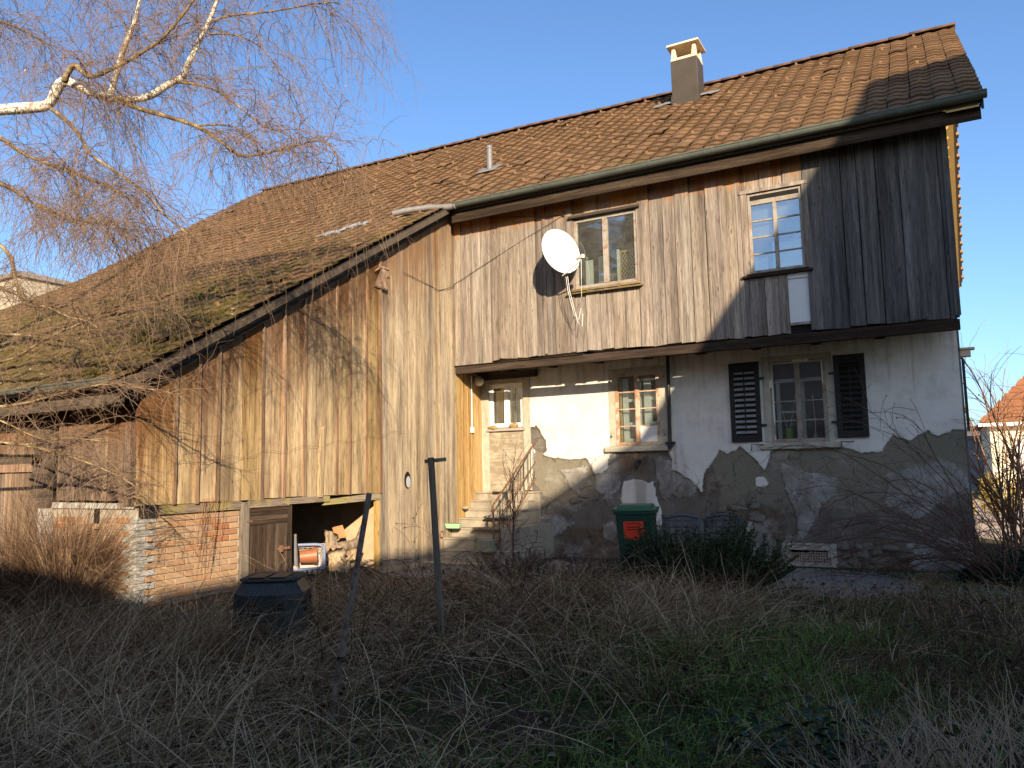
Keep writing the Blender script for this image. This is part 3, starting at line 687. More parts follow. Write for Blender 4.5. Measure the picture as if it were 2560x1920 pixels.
# ---------------------------------------------------------------- boards
def board(name, parent, mat, a0, a1, zb, zt, d0, d1, plane='Y', wav=.004, lean=0.0):
    """upright board; a = X (plane Y, faces -Y at y0) or Y (plane X, faces +X). zb, zt = (at a0, at a1)"""
    k = 5; V = []
    for i in range(k+1):
        t = i/k; w0, w1 = U(-wav,wav), U(-wav,wav); dd = U(-.004,.004)
        for a, s, dp in ((a0,0,d0),(a1,1,d0),(a1,1,d1),(a0,0,d1)):
            z = zb[s]+(zt[s]-zb[s])*t; aa = a+(w1 if s else w0)+lean*(t-.5)
            V.append((aa, dp+dd if dp == d1 else dp, z))
    F = []
    for i in range(k):
        for j in range(4): F.append((i*4+j, i*4+(j+1)%4, i*4+4+(j+1)%4, i*4+4+j))
    F += [(3,2,1,0), tuple(k*4+j for j in range(4))]
    if plane == 'Y': V = [(a, y, z) for a, y, z in V]
    else: V = [(x, a, z) for a, x, z in V]; F = [f[::-1] for f in F]
    if plane == 'Y': F = [f[::-1] for f in F]
    m = MB(); m.add(V, F); return m.build(name, mat, parent)

facade = group_part('plank_wall', HOUSE)
YF = -.93
cuts = [(-5.74,-4.55,4.64,5.96),(-2.78,-1.91,4.52,5.85)]
edges = [-8.215]
while edges[-1] < .0:
    x = edges[-1]; w = U(.15,.23) if x < -5.9 else U(.20,.31)
    nx = x+w
    for e in (-5.74,-4.55,-2.78,-2.20,-1.91,.03):
        if x < e-.02 and nx > e-.09: nx = e; break
    edges.append(nx)
for x0, x1 in zip(edges[:-1], edges[1:]):
    if x1 > .031: break
    xm = (x0+x1)/2; dd = U(0,.008)+(.022 if int(xm*97) % 2 else 0); g = U(.003,.008)
    mat = MT['plank'] if xm < -1.9 else MT['plank_shade_grey']  # right-hand boards take the copy darkened as if shaded
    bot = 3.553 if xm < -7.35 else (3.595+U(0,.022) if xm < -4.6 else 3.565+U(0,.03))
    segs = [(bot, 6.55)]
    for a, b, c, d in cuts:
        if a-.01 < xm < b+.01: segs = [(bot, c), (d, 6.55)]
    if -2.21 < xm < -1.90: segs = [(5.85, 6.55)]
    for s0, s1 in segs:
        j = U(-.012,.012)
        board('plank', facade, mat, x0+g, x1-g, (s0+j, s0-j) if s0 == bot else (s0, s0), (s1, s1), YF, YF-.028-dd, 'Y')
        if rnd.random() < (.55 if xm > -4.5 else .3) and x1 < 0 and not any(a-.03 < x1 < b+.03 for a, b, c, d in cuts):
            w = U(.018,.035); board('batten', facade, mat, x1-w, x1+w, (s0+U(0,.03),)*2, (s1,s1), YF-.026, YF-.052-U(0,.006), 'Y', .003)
board('corner_board', facade, MT['plank_shade_grey'], -.03, .045, (3.60,3.60), (6.5,6.5), YF-.02, YF-.062, 'Y')
part('sheathing', MT['soot_and_dark'], facade, (-8.2,-5.75,-.927,-.90,3.66,6.6), (-4.54,-2.79,-.927,-.90,3.66,6.6), (-1.90,-.1,-.927,-.90,3.66,6.6),
     (-5.75,-4.54,-.927,-.90,3.66,4.63), (-5.75,-4.54,-.927,-.90,5.97,6.6), (-2.79,-2.21,-.927,-.90,3.66,4.5), (-2.79,-1.90,-.927,-.90,5.87,6.6))
part('infill_board', MT['white_board'], facade, (-2.205,-1.895,-.955,-.94,3.72,4.50))
part('infill_rail', MT['plank'], facade, (-2.2,-1.9,-.972,-.956,3.69,3.73)); part('infill_rail', MT['plank'], facade, (-2.2,-1.9,-.965,-.956,4.40,4.41))
part('infill_back', MT['soot_and_dark'], facade, (-2.21,-1.89,-.925,-.91,3.56,4.52))
# long drip beam under the planks: two lengths
m = MB(); m.box(-8.20,-3.2,-.99,-.90,3.405,3.545); m.build('drip_beam', MT['beam'], facade, bevel=.006)
m = MB(); m.box(-3.197,.02,-.985,-.90,3.40,3.55); m.build('drip_beam', MT['beam'], facade, bevel=.006)
m = MB(); m.hexa([(-8.24,-1.02,3.548),(-5.6,-1.02,3.548),(-5.6,-.95,3.548),(-8.24,-.95,3.548)],[(-8.24,-1.02,3.556),(-5.6,-1.02,3.556),(-5.6,-.95,3.566),(-8.24,-.95,3.566)]); m.build('drip_board', MT['beam'], facade)

# side wall of the low barn: wide boards with cover battens
side = group_part('barn_side_wall', HOUSE)
XW = -8.25
def ztop(Y): return float(rz(XS-.15, Y, False))-.16
Y = -7.47; i = 0
while Y < -3.25:
    w = U(.29,.40)
    if Y+w > -3.40: w = -3.22-Y
    zb0 = 1.285+U(-.01,.015) if Y > -7.2 else 1.29
    tilt = U(-.006,.006)
    board('plank', side, MT['side'], Y+.003, Y+w-.004, (zb0, zb0-.004), (ztop(Y), ztop(Y+w)), XW, XW+.026+U(0,.014), 'X', .005, tilt)
    if i not in (3, 7): board('batten', side, MT['batten'], Y+w-.022, Y+w+.018, (zb0-.01,)*2, (ztop(Y+w)-.01, ztop(Y+w)-.01), XW+.028, XW+.058, 'X', .004, U(-.01,.01))
    Y += w; i += 1
board('batten', side, MT['side'], -4.66, -4.57, (1.27,1.27), (2.25,2.3), XW+.04, XW+.075, 'X', .006, .05)
while Y < -.02:
    w = U(.15,.24)
    if Y < -.95 < Y+w+.06: w = -.95-Y
    if Y+w > -.12: w = -.01-Y
    inn = Y > -.96
    zt = 3.62 if inn else ztop(Y)
    zt1 = 3.62 if inn else ztop(Y+w)
    zb = -.12 if Y < -1.6 else (.45 if inn else .1)
    board('plank', side, MT['side_gold'] if inn else MT['side_long'], Y+.002, Y+w-.003, (zb,zb), (zt,zt1), XW, XW+.024+U(0,.014), 'X', .004)
    Y += w
board('plank', side, MT['side_gold'], -3.31, -3.22, (.05,.1), (1.25,1.25), XW-.03, XW+.01, 'X')
part('sheathing', MT['soot_and_dark'], side, (XW-.06,XW-.003,-7.4,-3.2,1.3,2.4), (XW-.06,XW-.003,-3.15,-.0,-.1,3.4), (XW-.06,XW-.003,-6.0,-3.2,2.4,3.1))
m = MB(); m.prism([(XW-.06,-7.4,2.3),(XW-.06,-.0,2.3),(XW-.06,-.0,6.3),(XW-.06,-1.0,6.3),(XW-.06,-7.4,2.5)], (.05,0,0)); m.build('sheathing', MT['soot_and_dark'], side)
# knot hole with a glass behind, a loose flap board, two slots
m = MB(); m.tube([(XW+.026,-2.50,1.47),(XW+.0425,-2.50,1.47)], .001, 3)
def oval(c, ry, rz_, n=20): return [(c[0], c[1]+ry*math.cos(2*math.pi*j/n), c[2]+rz_*math.sin(2*math.pi*j/n)) for j in range(n)]
m = MB(); m.prism(oval((XW+.036,-2.50,1.47),.085,.14), (.006,0,0)); m.build('peep_hole', MT['soot_and_dark'], side)
m = MB(); m.prism(oval((XW+.0425,-2.485,1.44),.06,.095), (.003,0,0)); m.build('peep_glass', MT['glass_tile'], side)
m = MB(); m.hexa([(XW+.05,-3.40,4.60),(XW+.10,-3.13,4.58),(XW+.12,-3.13,4.60),(XW+.07,-3.40,4.62)],[(XW+.15,-3.35,4.88),(XW+.16,-3.22,4.86),(XW+.18,-3.22,4.88),(XW+.17,-3.35,4.90)])
m.hexa([(XW+.03,-3.37,4.84),(XW+.03,-3.16,4.84),(XW+.18,-3.16,4.90),(XW+.18,-3.37,4.90)],[(XW+.03,-3.37,4.87),(XW+.03,-3.16,4.87),(XW+.18,-3.16,4.93),(XW+.18,-3.37,4.93)]); m.build('loose_board', MT['batten'], side)
# ---------------------------------------------------------------- windows
def window(x0, x1, z0, z1, yf, rows, cols=2, fw=.05, dep=.06, mull=.05, bar=.022, mat=None, glass=None, skip=(), top=.0, sash=.0):
    w = group_part('window', HOUSE)
    m = MB(); m.box(x0, x0+fw, yf, yf+dep, z0, z1); m.box(x1-fw, x1, yf, yf+dep, z0, z1)
    m.box(x0+fw, x1-fw, yf+.002, yf+dep, z1-fw-top, z1); m.box(x0+fw, x1-fw, yf+.002, yf+dep, z0, z0+fw); m.build('frame', mat, w, bevel=.004)
    ix0, ix1, iz0, iz1 = x0+fw, x1-fw, z0+fw, z1-fw-top; cw = (ix1-ix0-mull*(cols-1))/cols
    for c in range(cols-1):
        a = ix0+cw*(c+1)+mull*c; part('mullion', mat, w, (a, a+mull, yf-.008, yf+dep, iz0, iz1))
    rh = (iz1-iz0)/rows
    for c in range(cols):
        a = ix0+c*(cw+mull)
        if sash:
            mm = MB(); s = sash; mm.box(a, a+s, yf+.008, yf+.05, iz0, iz1); mm.box(a+cw-s, a+cw, yf+.008, yf+.05, iz0, iz1)
            mm.box(a+s, a+cw-s, yf+.010, yf+.05, iz0, iz0+s); mm.box(a+s, a+cw-s, yf+.010, yf+.05, iz1-s, iz1); mm.build('sash', mat, w, bevel=.003)
        for r in range(1, rows): part('glazing_bar', mat, w, (a+sash, a+cw-sash, yf+.012, yf+.045, iz0+rh*r-bar/2, iz0+rh*r+bar/2))
        for r in range(rows):
            if (c, r) in skip: continue
            b0 = sash if r == 0 else bar/2; b1 = sash if r == rows-1 else bar/2
            part('pane', glass or MT['glass'], w, (a+sash, a+cw-sash, yf+.026, yf+.030, iz0+rh*r+b0, iz0+rh*(r+1)-b1))
    return w
def room(x0, x1, z0, z1, y0, y1, mat=None):
    m = MB(); m.add([(x0,y0,z0),(x1,y0,z0),(x1,y1,z0),(x0,y1,z0),(x0,y0,z1),(x1,y0,z1),(x1,y1,z1),(x0,y1,z1)], [(0,1,2,3),(4,7,6,5),(1,5,6,2),(2,6,7,3),(3,7,4,0)])
    return m.build('room', mat or MT['interior'], HOUSE)

# upper left window: two tall casements, lattice and pale boards inside
w = window(-5.72,-4.57,4.70,5.94,-.962,1,2,.055,.07,.085,.02,MT['pale_paint'],MT['glass'])
part('window_head', MT['dark_wood'], w, (-5.80,-4.50,-1.05,-.93,5.955,6.0)); part('window_casing', MT['plank'], w, (-5.80,-5.722,-.985,-.955,4.66,5.95)); part('window_casing', MT['plank'], w, (-4.568,-4.50,-.985,-.955,4.66,5.95))
m = MB(); m.hexa([(-5.86,-1.06,4.60),(-4.48,-1.06,4.60),(-4.48,-.94,4.62),(-5.86,-.94,4.62)],[(-5.86,-1.06,4.625),(-4.48,-1.06,4.625),(-4.48,-.94,4.655),(-5.86,-.94,4.655)])
m.box(-5.80,-4.52,-1.015,-.965,4.655,4.69); m.build('window_sill', wood('mossy_sill_wood',(.10,.07,.04),(.26,.19,.11),(.42,.33,.2),axis='x',moss=((.36,.27,.03),.7)), w)
room(-6.6,-4.0,3.8,6.3,-.89,2.5)
part('inner_board', MT['curtain'], w, (-5.66,-5.52,-.62,-.60,4.3,5.28)); part('inner_board', MT['curtain'], w, (-5.42,-5.27,-.62,-.60,4.3,5.32)); part('inner_board', MT['curtain'], w, (-5.07,-5.02,-.62,-.60,4.3,5.40))
lt = MB(); a0, a1, c0, c1 = -5.0, -4.40, 4.5, 5.34
for k in range(-16, 18):
    for s in (1,-1):
        xa, za = a0+k*.055, c0
        xb, zb = xa+(c1-c0)*s*.62, c1
        if s < 0: xa += (c1-c0)*.62; xb = xa-(c1-c0)*.62
        t0, t1 = 0., 1.
        for lo, hi in ((a0, a1),):
            d = xb-xa; ta, tb = (lo-xa)/d, (hi-xa)/d; ta, tb = min(ta,tb), max(ta,tb); t0, t1 = max(t0,ta), min(t1,tb)
        if t1-t0 > .05: lt.bar((xa+(xb-xa)*t0,-.60+s*.006,za+(zb-za)*t0),(xa+(xb-xa)*t1,-.60+s*.006,za+(zb-za)*t1),.011,.012,(0,1,0))
lt.box(a0-.03,a0,-.615,-.585,c0,c1+.03); lt.box(a0,a1,-.613,-.587,c1,c1+.03); lt.build('inner_lattice', plain('trellis_wood',(.50,.33,.15),.8,.2), w)

# upper right window: eight panes behind a casing with open slot at its head
w = window(-2.74,-1.93,4.56,5.84,-.962,4,2,.045,.06,.05,.022,MT['pale_paint'],MT['glass_blue'],top=.14,skip=())
part('window_head', MT['plank'], w, (-2.86,-1.84,-1.0,-.955,5.845,5.90)); part('window_casing', MT['plank'], w, (-2.84,-2.745,-.99,-.955,4.52,5.84)); part('window_casing', MT['plank'], w, (-1.925,-1.84,-.99,-.955,4.52,5.84))
part('window_sill', MT['beam'], w, (-2.87,-1.83,-1.03,-.94,4.49,4.525)); part('window_sill', MT['beam'], w, (-2.80,-1.88,-1.0,-.965,4.525,4.555))
part('head_slot', MT['soot_and_dark'], w, (-2.70,-1.97,-.966,-.961,5.73,5.80))
room(-3.3,-1.3,3.8,6.3,-.89,1.6, plain('blue_grey_room',(.22,.22,.23),.9,.1))
part('inner_blind', MT['curtain'], w, (-2.36,-1.95,-.80,-.79,4.55,5.05)); part('inner_blind', plain('grey_blind',(.30,.31,.33),.9,.1,.1,3), w, (-2.70,-1.95,-.84,-.83,5.13,5.75))
part('inner_frame', MT['white_paint'], w, (-2.42,-2.37,-.86,-.83,4.55,5.05),(-2.70,-2.5,-.82,-.81,4.55,4.84))

# ground floor right window with open shutters, plants inside
w = window(-2.73,-1.86,1.95,3.29,-.025,4,2,.042,.10,.045,.020,MT['pale_paint'],MT['glass'],sash=.020)
part('window_surround', MT['sill_stone'], w, (-2.84,-2.732,-.03,.05,1.95,3.31),(-1.858,-1.76,-.03,.05,1.95,3.31),(-2.84,-1.76,-.028,.05,3.29,3.37))
m = MB(); m.box(-2.92,-1.68,-.075,.06,1.85,1.945); m.build('window_sill', MT['sill_stone'], w, bevel=.012)
room(-3.0,-1.6,1.5,3.5,.06,2.5)
part('inner_frame', MT['white_paint'], w, (-2.66,-2.60,.14,.18,2.0,2.98),(-2.33,-2.22,.14,.18,2.0,3.0),(-2.66,-1.95,.14,.18,2.96,3.0),(-2.6,-2.33,.142,.178,2.44,2.47))
# ground floor middle window, peeling reddish paint, white inner casements, one pale lower pane
w = window(-5.42,-4.60,1.99,3.29,-.03,4,2,.040,.10,.05,.022,MT['red_paint'],MT['glass'],sash=.020,skip=((1,0),))
part('pane_board', MT['white_board'], w, (-4.97,-4.655,-.012,-.008,2.04,2.33))
part('window_surround', MT['sill_stone'], w, (-5.54,-5.422,-.03,.05,1.99,3.32),(-4.598,-4.47,-.03,.05,1.99,3.32),(-5.54,-4.47,-.032,.05,3.30,3.38))
m = MB(); m.box(-5.64,-4.42,-.09,.06,1.88,1.985); m.build('window_sill', MT['sill_stone'], w, bevel=.02)
room(-5.8,-4.2,1.5,3.5,.06,2.4)
part('inner_frame', MT['white_paint'], w, (-5.33,-5.23,.13,.17,2.06,3.2),(-5.02,-4.99,.13,.17,2.06,3.2),(-4.93,-4.80,.13,.17,2.06,3.2),(-4.68,-4.65,.13,.17,2.06,3.2),(-5.23,-5.02,.132,.168,2.36,2.41),(-5.23,-5.02,.132,.168,2.78,2.83),(-5.23,-5.02,.132,.168,2.06,2.12),(-4.80,-4.68,.132,.168,2.36,2.41),(-4.80,-4.68,.132,.168,2.80,2.85))
part('inner_reveal', plain('ochre_reveal',(.62,.40,.10),.8,.2), w, (-5.37,-5.345,.075,.128,2.05,3.2))
# window over the blocked door: white plastic casements
w = window(-8.06,-7.30,2.43,3.28,.02,1,2,.045,.08,.05,.02,MT['white_paint'],MT['glass'],sash=.032)
part('window_surround', MT['sill_stone'], w, (-8.20,-8.062,-.03,.10,1.22,3.30),(-7.298,-7.15,-.03,.10,1.22,3.30),(-8.20,-7.15,-.034,.10,3.28,3.36))
part('door_head', MT['dark_wood'], w, (-8.2,-6.98,-.10,-.01,3.365,3.49))
m = MB(); m.hexa([(-8.10,-.06,2.355),(-7.26,-.06,2.355),(-7.26,.05,2.37),(-8.10,.05,2.37)],[(-8.10,-.06,2.40),(-7.26,-.06,2.40),(-7.26,.05,2.428),(-8.10,.05,2.428)]); m.build('window_sill', plain('grey_sill',(.33,.29,.24),.8,.2), w)
room(-8.22,-6.9,1.5,3.6,.11,1.9, plain('green_room',(.12,.145,.10),.9,.1))
part('inner_curtain', plain('olive_curtain',(.28,.27,.17),.9,.1), w, (-7.86,-7.80,.45,.47,2.2,3.3),(-7.76,-7.70,.47,.49,2.2,3.3),(-7.62,-7.46,.40,.42,2.2,3.3)); part('inner_picture', plain('blue_picture',(.15,.25,.35),.6,.3), w, (-8.0,-7.93,.6,.61,2.62,2.8))
# infill panel of the old doorway
g = G('worn_infill_render', .92, .1); o = g.pos(); a = g.noise(g.map(o,(1,1,1)),4,6,.62); b = g.noise(g.map(o,(2.5,1,26)),1,4,.6)
MT['infill'] = g.done(g.mix(g.step(g.math('ADD',g.math('MULTIPLY',a,.6),g.math('MULTIPLY',b,.4)),.44,.60), (.25,.205,.145), (.40,.345,.255))); g.bump(a,.4,.006)
part('door_infill', MT['infill'], HOUSE, (-8.06,-7.30,-.006,.06,1.0,2.36))

# louvred shutters, hinges and hooks
def shutter(x0, x1, z0, z1, lit):
    s = group_part('shutter', HOUSE); y0, y1 = -.075, -.04; f = .075
    m = MB(); m.box(x0,x0+f,y0,y1,z0,z1); m.box(x1-f,x1,y0,y1,z0,z1); m.box(x0+f,x1-f,y0+.002,y1,z0,z0+.11); m.box(x0+f,x1-f,y0+.002,y1,z1-.13,z1); m.build('shutter_frame', MT['shutter'], s, bevel=.004)
    n = 12; h = (z1-z0-.24)/n
    for i in range(n):
        z = z0+.11+h*(i+.5); m = MB()
        m.hexa([(x0+f,y0+.002,z-.020),(x1-f,y0+.002,z-.020),(x1-f,y1-.002,z+.014),(x0+f,y1-.002,z+.014)],[(x0+f,y0+.002,z-.010),(x1-f,y0+.002,z-.010),(x1-f,y1-.002,z+.024),(x0+f,y1-.002,z+.024)])
        m.build('slat', MT['slat'] if lit else MT['shutter'], s)  # lit shutter takes the paler slat colour
    part('shutter_rod', MT['shutter'], s, ((x0+x1)/2-.008,(x0+x1)/2+.008,y0-.012,y0+.001,z0+.16,z1-.16))
    part('shutter_back', MT['soot_and_dark'], s, (x0+f,x1-f,y1-.0005,y1+.004,z0+.1,z1-.1))
    return s
s1 = shutter(-3.37,-2.88,1.985,3.30,True); s2 = shutter(-1.735,-1.28,2.0,3.30,False)
for sh, X, d in ((s1,-2.88,1),(s2,-1.735,-1)):
    for Z in (2.25,3.02): part('hinge', MT['black_iron'], sh, (min(X,X+d*.08),max(X,X+d*.08),-.06,-.045,Z-.018,Z+.018))
for X in (-2.98,-1.62):
    m = MB(); m.tube([(X+.12,-.08,1.93),(X+.02,-.10,1.93),(X-.06,-.12,1.94),(X-.07,-.12,1.83)],.009,6); m.build('shutter_hook', MT['black_iron'], HOUSE)
for X, Z in ((-5.50,3.16),(-5.50,2.16),(-4.50,3.18),(-4.52,2.16)):
    m = MB(); m.tube([(X,-.02,Z),(X,-.07,Z),(X,-.07,Z+.05)],.009,6); m.build('shutter_pin', MT['black_iron'], HOUSE)

# downpipe beside the middle window, stub pipe below it, cellar vents with perforated bricks
m = MB(); m.tube([(-4.40,-.09,3.60),(-4.41,-.09,2.6),(-4.42,-.09,2.02),(-4.42,-.09,1.97),(-4.43,-.09,1.90)],[.032,.032,.032,.05,.03],10); m.box(-4.50,-4.34,-.12,-.0,2.0,2.03); m.build('downpipe', MT['black_iron'], HOUSE, auto=40)
m = MB(); m.tube([(-5.02,.05,1.70),(-5.02,-.10,1.70),(-5.02,-.14,1.68),(-5.02,-.15,1.62),(-5.02,-.15,1.55)],.038,12,False); m.build('stub_pipe', MT['black_iron'], HOUSE, True)
MT['vent_brick'] = plain('pinkish_vent_brick', (.40,.29,.225), .9, .1, .2, 9)
def vent(x0, x1, z0, z1, nx, nz):
    v = group_part('cellar_vent', HOUSE); m = MB(); bw = (x1-x0)/nx; bh = (z1-z0)/nz
    for i in range(nx+1): m.box(x0+bw*i-.008, x0+bw*i+.008, .02, .07, z0, z1)
    for j in range(nz+1): m.box(x0, x1, .021, .069, z0+bh*j-.008, z0+bh*j+.008)
    m.build('perforated_brick', MT['vent_brick'], v); part('vent_back', MT['soot_and_dark'], v, (x0-.05,x1+.05,.2,.22,z0-.05,z1+.05)); return v
v = vent(-2.55,-2.275,.055,.20,7,4); vent(-2.268,-2.0,.055,.215,7,4); vent(-4.96,-4.69,.105,.24,6,3)
part('vent_frame', MT['sill_stone'], v, (-2.68,-2.56,-.02,.1,-.1,.30),(-1.99,-1.86,-.02,.1,-.1,.30),(-2.68,-1.86,-.022,.1,.255,.36),(-2.68,-1.86,-.021,.1,-.1,.048))

# ---------------------------------------------------------------- brick base with white quoins, plank front below the low eave
g = G('orange_brick', .92, .1); r = g.rand(); o = g.pos(); n1 = g.noise(o, 22, 5, .65); n2 = g.noise(o, 3, 4)
c = g.ramp(r, [(.0,(.34,.20,.11)),(.3,(.44,.28,.155)),(.55,(.38,.25,.16)),(.78,(.42,.20,.085)),(.9,(.32,.125,.055)),(1.,(.46,.34,.21))])
c = g.mix(g.math('MULTIPLY', g.step(n1,.4,.75),.45), c, (.30,.19,.12)); g.bump(n1,.6,.006); MT['brick'] = g.done(c)
g = G('whitewashed_brick', .9, .1); o = g.pos(); n1 = g.noise(o, 14, 6, .65); g.bump(n1,.5,.006)
MT['brick_white'] = g.done(g.ramp(n1, [(.3,(.26,.235,.20)),(.5,(.42,.395,.35)),(.72,(.56,.53,.48))]))
MT['mortar'] = plain('lime_mortar', (.42,.36,.28), .95, .05, .25, 14, bump=.6)
bw = group_part('brick_wall', HOUSE)
part('mortar_bed', MT['mortar'], bw, (-8.48,-8.262,-7.5,-6.05,-.2,1.155), (-9.82,-8.262,-7.503,-7.30,-.2,1.262))
part('quoin_paint', MT['brick_white'], bw, (-8.45,-8.2605,-7.5046,-7.36,-.02,1.16))
def brick_me(L, H=.062, D=.10):
    m = MB(); b = .004
    v = []
    for (x,y,z) in ((0,0,0),(L,0,0),(L,0,H),(0,0,H)): v.append((x,y,z))
    for (x,y,z) in ((b,-b,b),(L-b,-b,b),(L-b,-b,H-b),(b,-b,H-b)): v.append((x,y,z))
    for (x,y,z) in ((0,D,0),(L,D,0),(L,D,H),(0,D,H)): v.append((x,y,z))
    m.add(v, [(4,5,6,7),(0,1,5,4),(1,2,6,5),(2,3,7,6),(3,0,4,7),(1,0,8,9),(2,1,9,10),(3,2,10,11),(0,3,11,8)])
    me = bpy.data.meshes.new('brick'); me.from_pydata(v, [], m.f); return me
BM = {}
def brick(L, white, loc, rz_):
    k = (round(L,3), white)
    if k not in BM: BM[k] = brick_me(L); BM[k].materials.append(MT['brick_white'] if white else MT['brick'])
    link('brick', BM[k], bw, loc, (rad(U(-.6,.6)), rad(U(-.5,.5)), rz_+rad(U(-.6,.6))))
CH = .0735
for c in range(16):
    z = -.01+CH*c
    # side wall: from the corner (Y = -7.52) away from the camera
    y = -7.52; L = .25 if c % 2 else .12; wq = True
    while y < -6.08 and z < 1.10:
        l = min(L, -6.06-y)
        if l > .04: brick(l, wq or (c < 1), (-8.252+U(-.003,.004), y, z), math.pi/2)
        y += l+.012; wq = False if y > -7.52+.2 else True; L = .25
        if c % 2 == 0 and y < -7.3: wq = (y < -7.40); L = .25
    # front wall, leftwards
    if z > 1.24: continue
    x = -8.252; L = .12 if c % 2 else .25; wq = True
    while x > -9.78:
        l = min(L, x+9.80)
        slot = -9.06 < x-l/2 < -8.92 and z > .98
        if l > .04 and not slot: brick(l, wq or c < 4 and rnd.random() < .6 or x < -9.72, (x-l, -7.508-U(-.003,.004), z), 0)
        x -= l+.012; wq = False; L = .25
for k in range(17): brick(.22, True, (-10.08, -7.54-U(-.003,.004), -.01+CH*k), 0)
part('mortar_bed', MT['brick_white'], bw, (-10.09,-9.83,-7.53,-7.3,-.2,1.25))
m = MB(); m.hexa([(-9.82,-7.53,1.255),(-8.30,-7.53,1.255),(-8.30,-7.35,1.255),(-9.82,-7.35,1.255)],[(-9.82,-7.52,1.325),(-8.30,-7.52,1.31),(-8.30,-7.35,1.31),(-9.82,-7.35,1.325)]); m.build('brick_coping', MT['brick_white'], bw)
part('wall_slot', MT['soot_and_dark'], bw, (-9.03,-8.93,-7.506,-7.5,1.0,1.25))

front = group_part('barn_front_wall', HOUSE)
x = -8.262; k = 0
for wd, zb in ((.20,1.283),(.045,1.28),(.27,1.345),(.26,1.345),(.24,1.35),(.03,1.35),(.22,1.345),(.16,1.35)):
    if k == 5: x -= .045                                   # open crack between two leaning boards
    board('plank', front, MT['front'], x-wd+.004, x-.003, (zb,zb), (2.40+U(-.02,.02),)*2, -7.50, -7.528-U(0,.012), 'Y', .004, .06 if k in (6,) else U(-.005,.005))
    x -= wd; k += 1
part('sheathing', MT['soot_and_dark'], front, (-10.3,-8.3,-7.42,-7.39,1.2,2.5))
part('corner_post', MT['dark_wood'], front, (-10.32,-9.99,-7.50,-7.36,-.1,2.45)); part('corner_post', MT['dark_wood'], front, (-8.40,-8.26,-7.49,-7.36,1.17,1.29))
board('corner_board', front, MT['side'], -8.275, -8.222, (1.285,1.285), (2.50,2.50), -7.44, -7.535, 'Y', .002)
# tall barn doors at the far left
bd = group_part('barn_door', HOUSE); x = -10.34
for i in range(9):
    wd = U(.17,.24); board('plank', bd, MT['front'], x-wd+.003, x-.003, (0,0), (1.74,1.74), -7.44, -7.468-U(0,.01), 'Y'); board('plank', bd, MT['front'], x-wd+.003, x-.003, (1.90,1.90), (2.36,2.36), -7.44, -7.468-U(0,.01), 'Y'); x -= wd
part('door_rail', MT['batten'], bd, (-12.2,-10.30,-7.51,-7.47,1.70,1.80)); part('door_rail', MT['dark_wood'], bd, (-12.2,-10.1,-7.50,-7.45,1.80,1.90)); part('door_back', MT['soot_and_dark'], bd, (-19.2,-10.3,-7.40,-7.37,-.1,2.5))

# ---------------------------------------------------------------- low barn opening, hatch door, lintels
hatch = group_part('hatch_door', HOUSE)
z0 = .28
for i in range(3): board('plank', hatch, MT['door_wood'], -5.90+.215*i+.003, -5.90+.215*(i+1)-.003, (z0-.3,z0-.3), (.955,.955), XW+.0, XW+.03+U(0,.008), 'X')
for i, (a, b) in enumerate(((.96,1.01),(1.014,1.075),(1.08,1.125),(1.13,1.19))):
    part('rail', MT['door_h'], hatch, (XW, XW+.035+U(0,.012), -5.91, -5.25, a, b))
part('rail', MT['beam_y'], hatch, (XW, XW+.06, -5.92, -5.24, 1.185, 1.205))
part('latch', MT['iron'], hatch, (XW+.04, XW+.065, -5.42, -5.22, .60, .635)); part('latch', MT['iron'], hatch, (XW+.04, XW+.075, -5.40, -5.36, .575,.66))
part('door_post', MT['post'], hatch, (XW-.03, XW+.045, -6.05, -5.93, -.1, 1.262)); part('door_post', MT['door_wood'], hatch, (XW-.06, XW+.03, -5.25, -5.16, -.1, 1.19))
part('strap_hinge', MT['iron'], hatch, (XW+.045, XW+.052, -5.98, -5.88, 1.0, 1.02))
m = MB(); m.hexa([(XW-.02,-6.6,1.14),(XW+.02,-6.6,1.14),(XW+.02,-7.2,1.165),(XW-.02,-7.2,1.165)],[(XW-.02,-6.6,1.16),(XW+.02,-6.6,1.16),(XW+.02,-7.2,1.17),(XW-.02,-7.2,1.17)])
lin = group_part('lintel', HOUSE)
part('beam', MT['beam_y'], lin, (XW-.09, XW+.025, -7.25, -6.05, 1.175, 1.278)); part('beam', MT['beam_y'], lin, (XW-.09, XW+.05, -5.93, -4.42, 1.20, 1.283)); 
m = MB(); m.hexa([(XW-.06,-4.5,1.15),(XW+.03,-4.5,1.15),(XW+.03,-3.08,1.185),(XW-.06,-3.08,1.185)],[(XW-.06,-4.5,1.225),(XW+.03,-4.5,1.225),(XW+.03,-3.08,1.30),(XW-.06,-3.08,1.30)]); m.build('beam', MT['beam_y'], lin)
part('beam', MT['dark_y'], lin, (XW-.07, XW+.03, -7.49, -7.28, 1.15, 1.28))
# inside of the barn: back and side walls, earth floor
MT['inner_wall'] = plain('pinkish_inner_wall', (.52,.36,.23), .95, .05, .25, 5, bump=.5)
part('inner_wall', MT['inner_wall'], HOUSE, (-11.0, XW-.07, -3.16, -3.05, -.1, 1.5))
part('inner_wall', MT['interior'], HOUSE, (-12.0,-11.9,-7.3,-3.1,-.1,2.6), (-12.0,-8.5,-7.3,-7.2,-.1,2.6))
part('barn_ceiling', MT['soot_and_dark'], HOUSE, (-12.0,XW-.07,-7.3,-3.1,1.9,1.95))

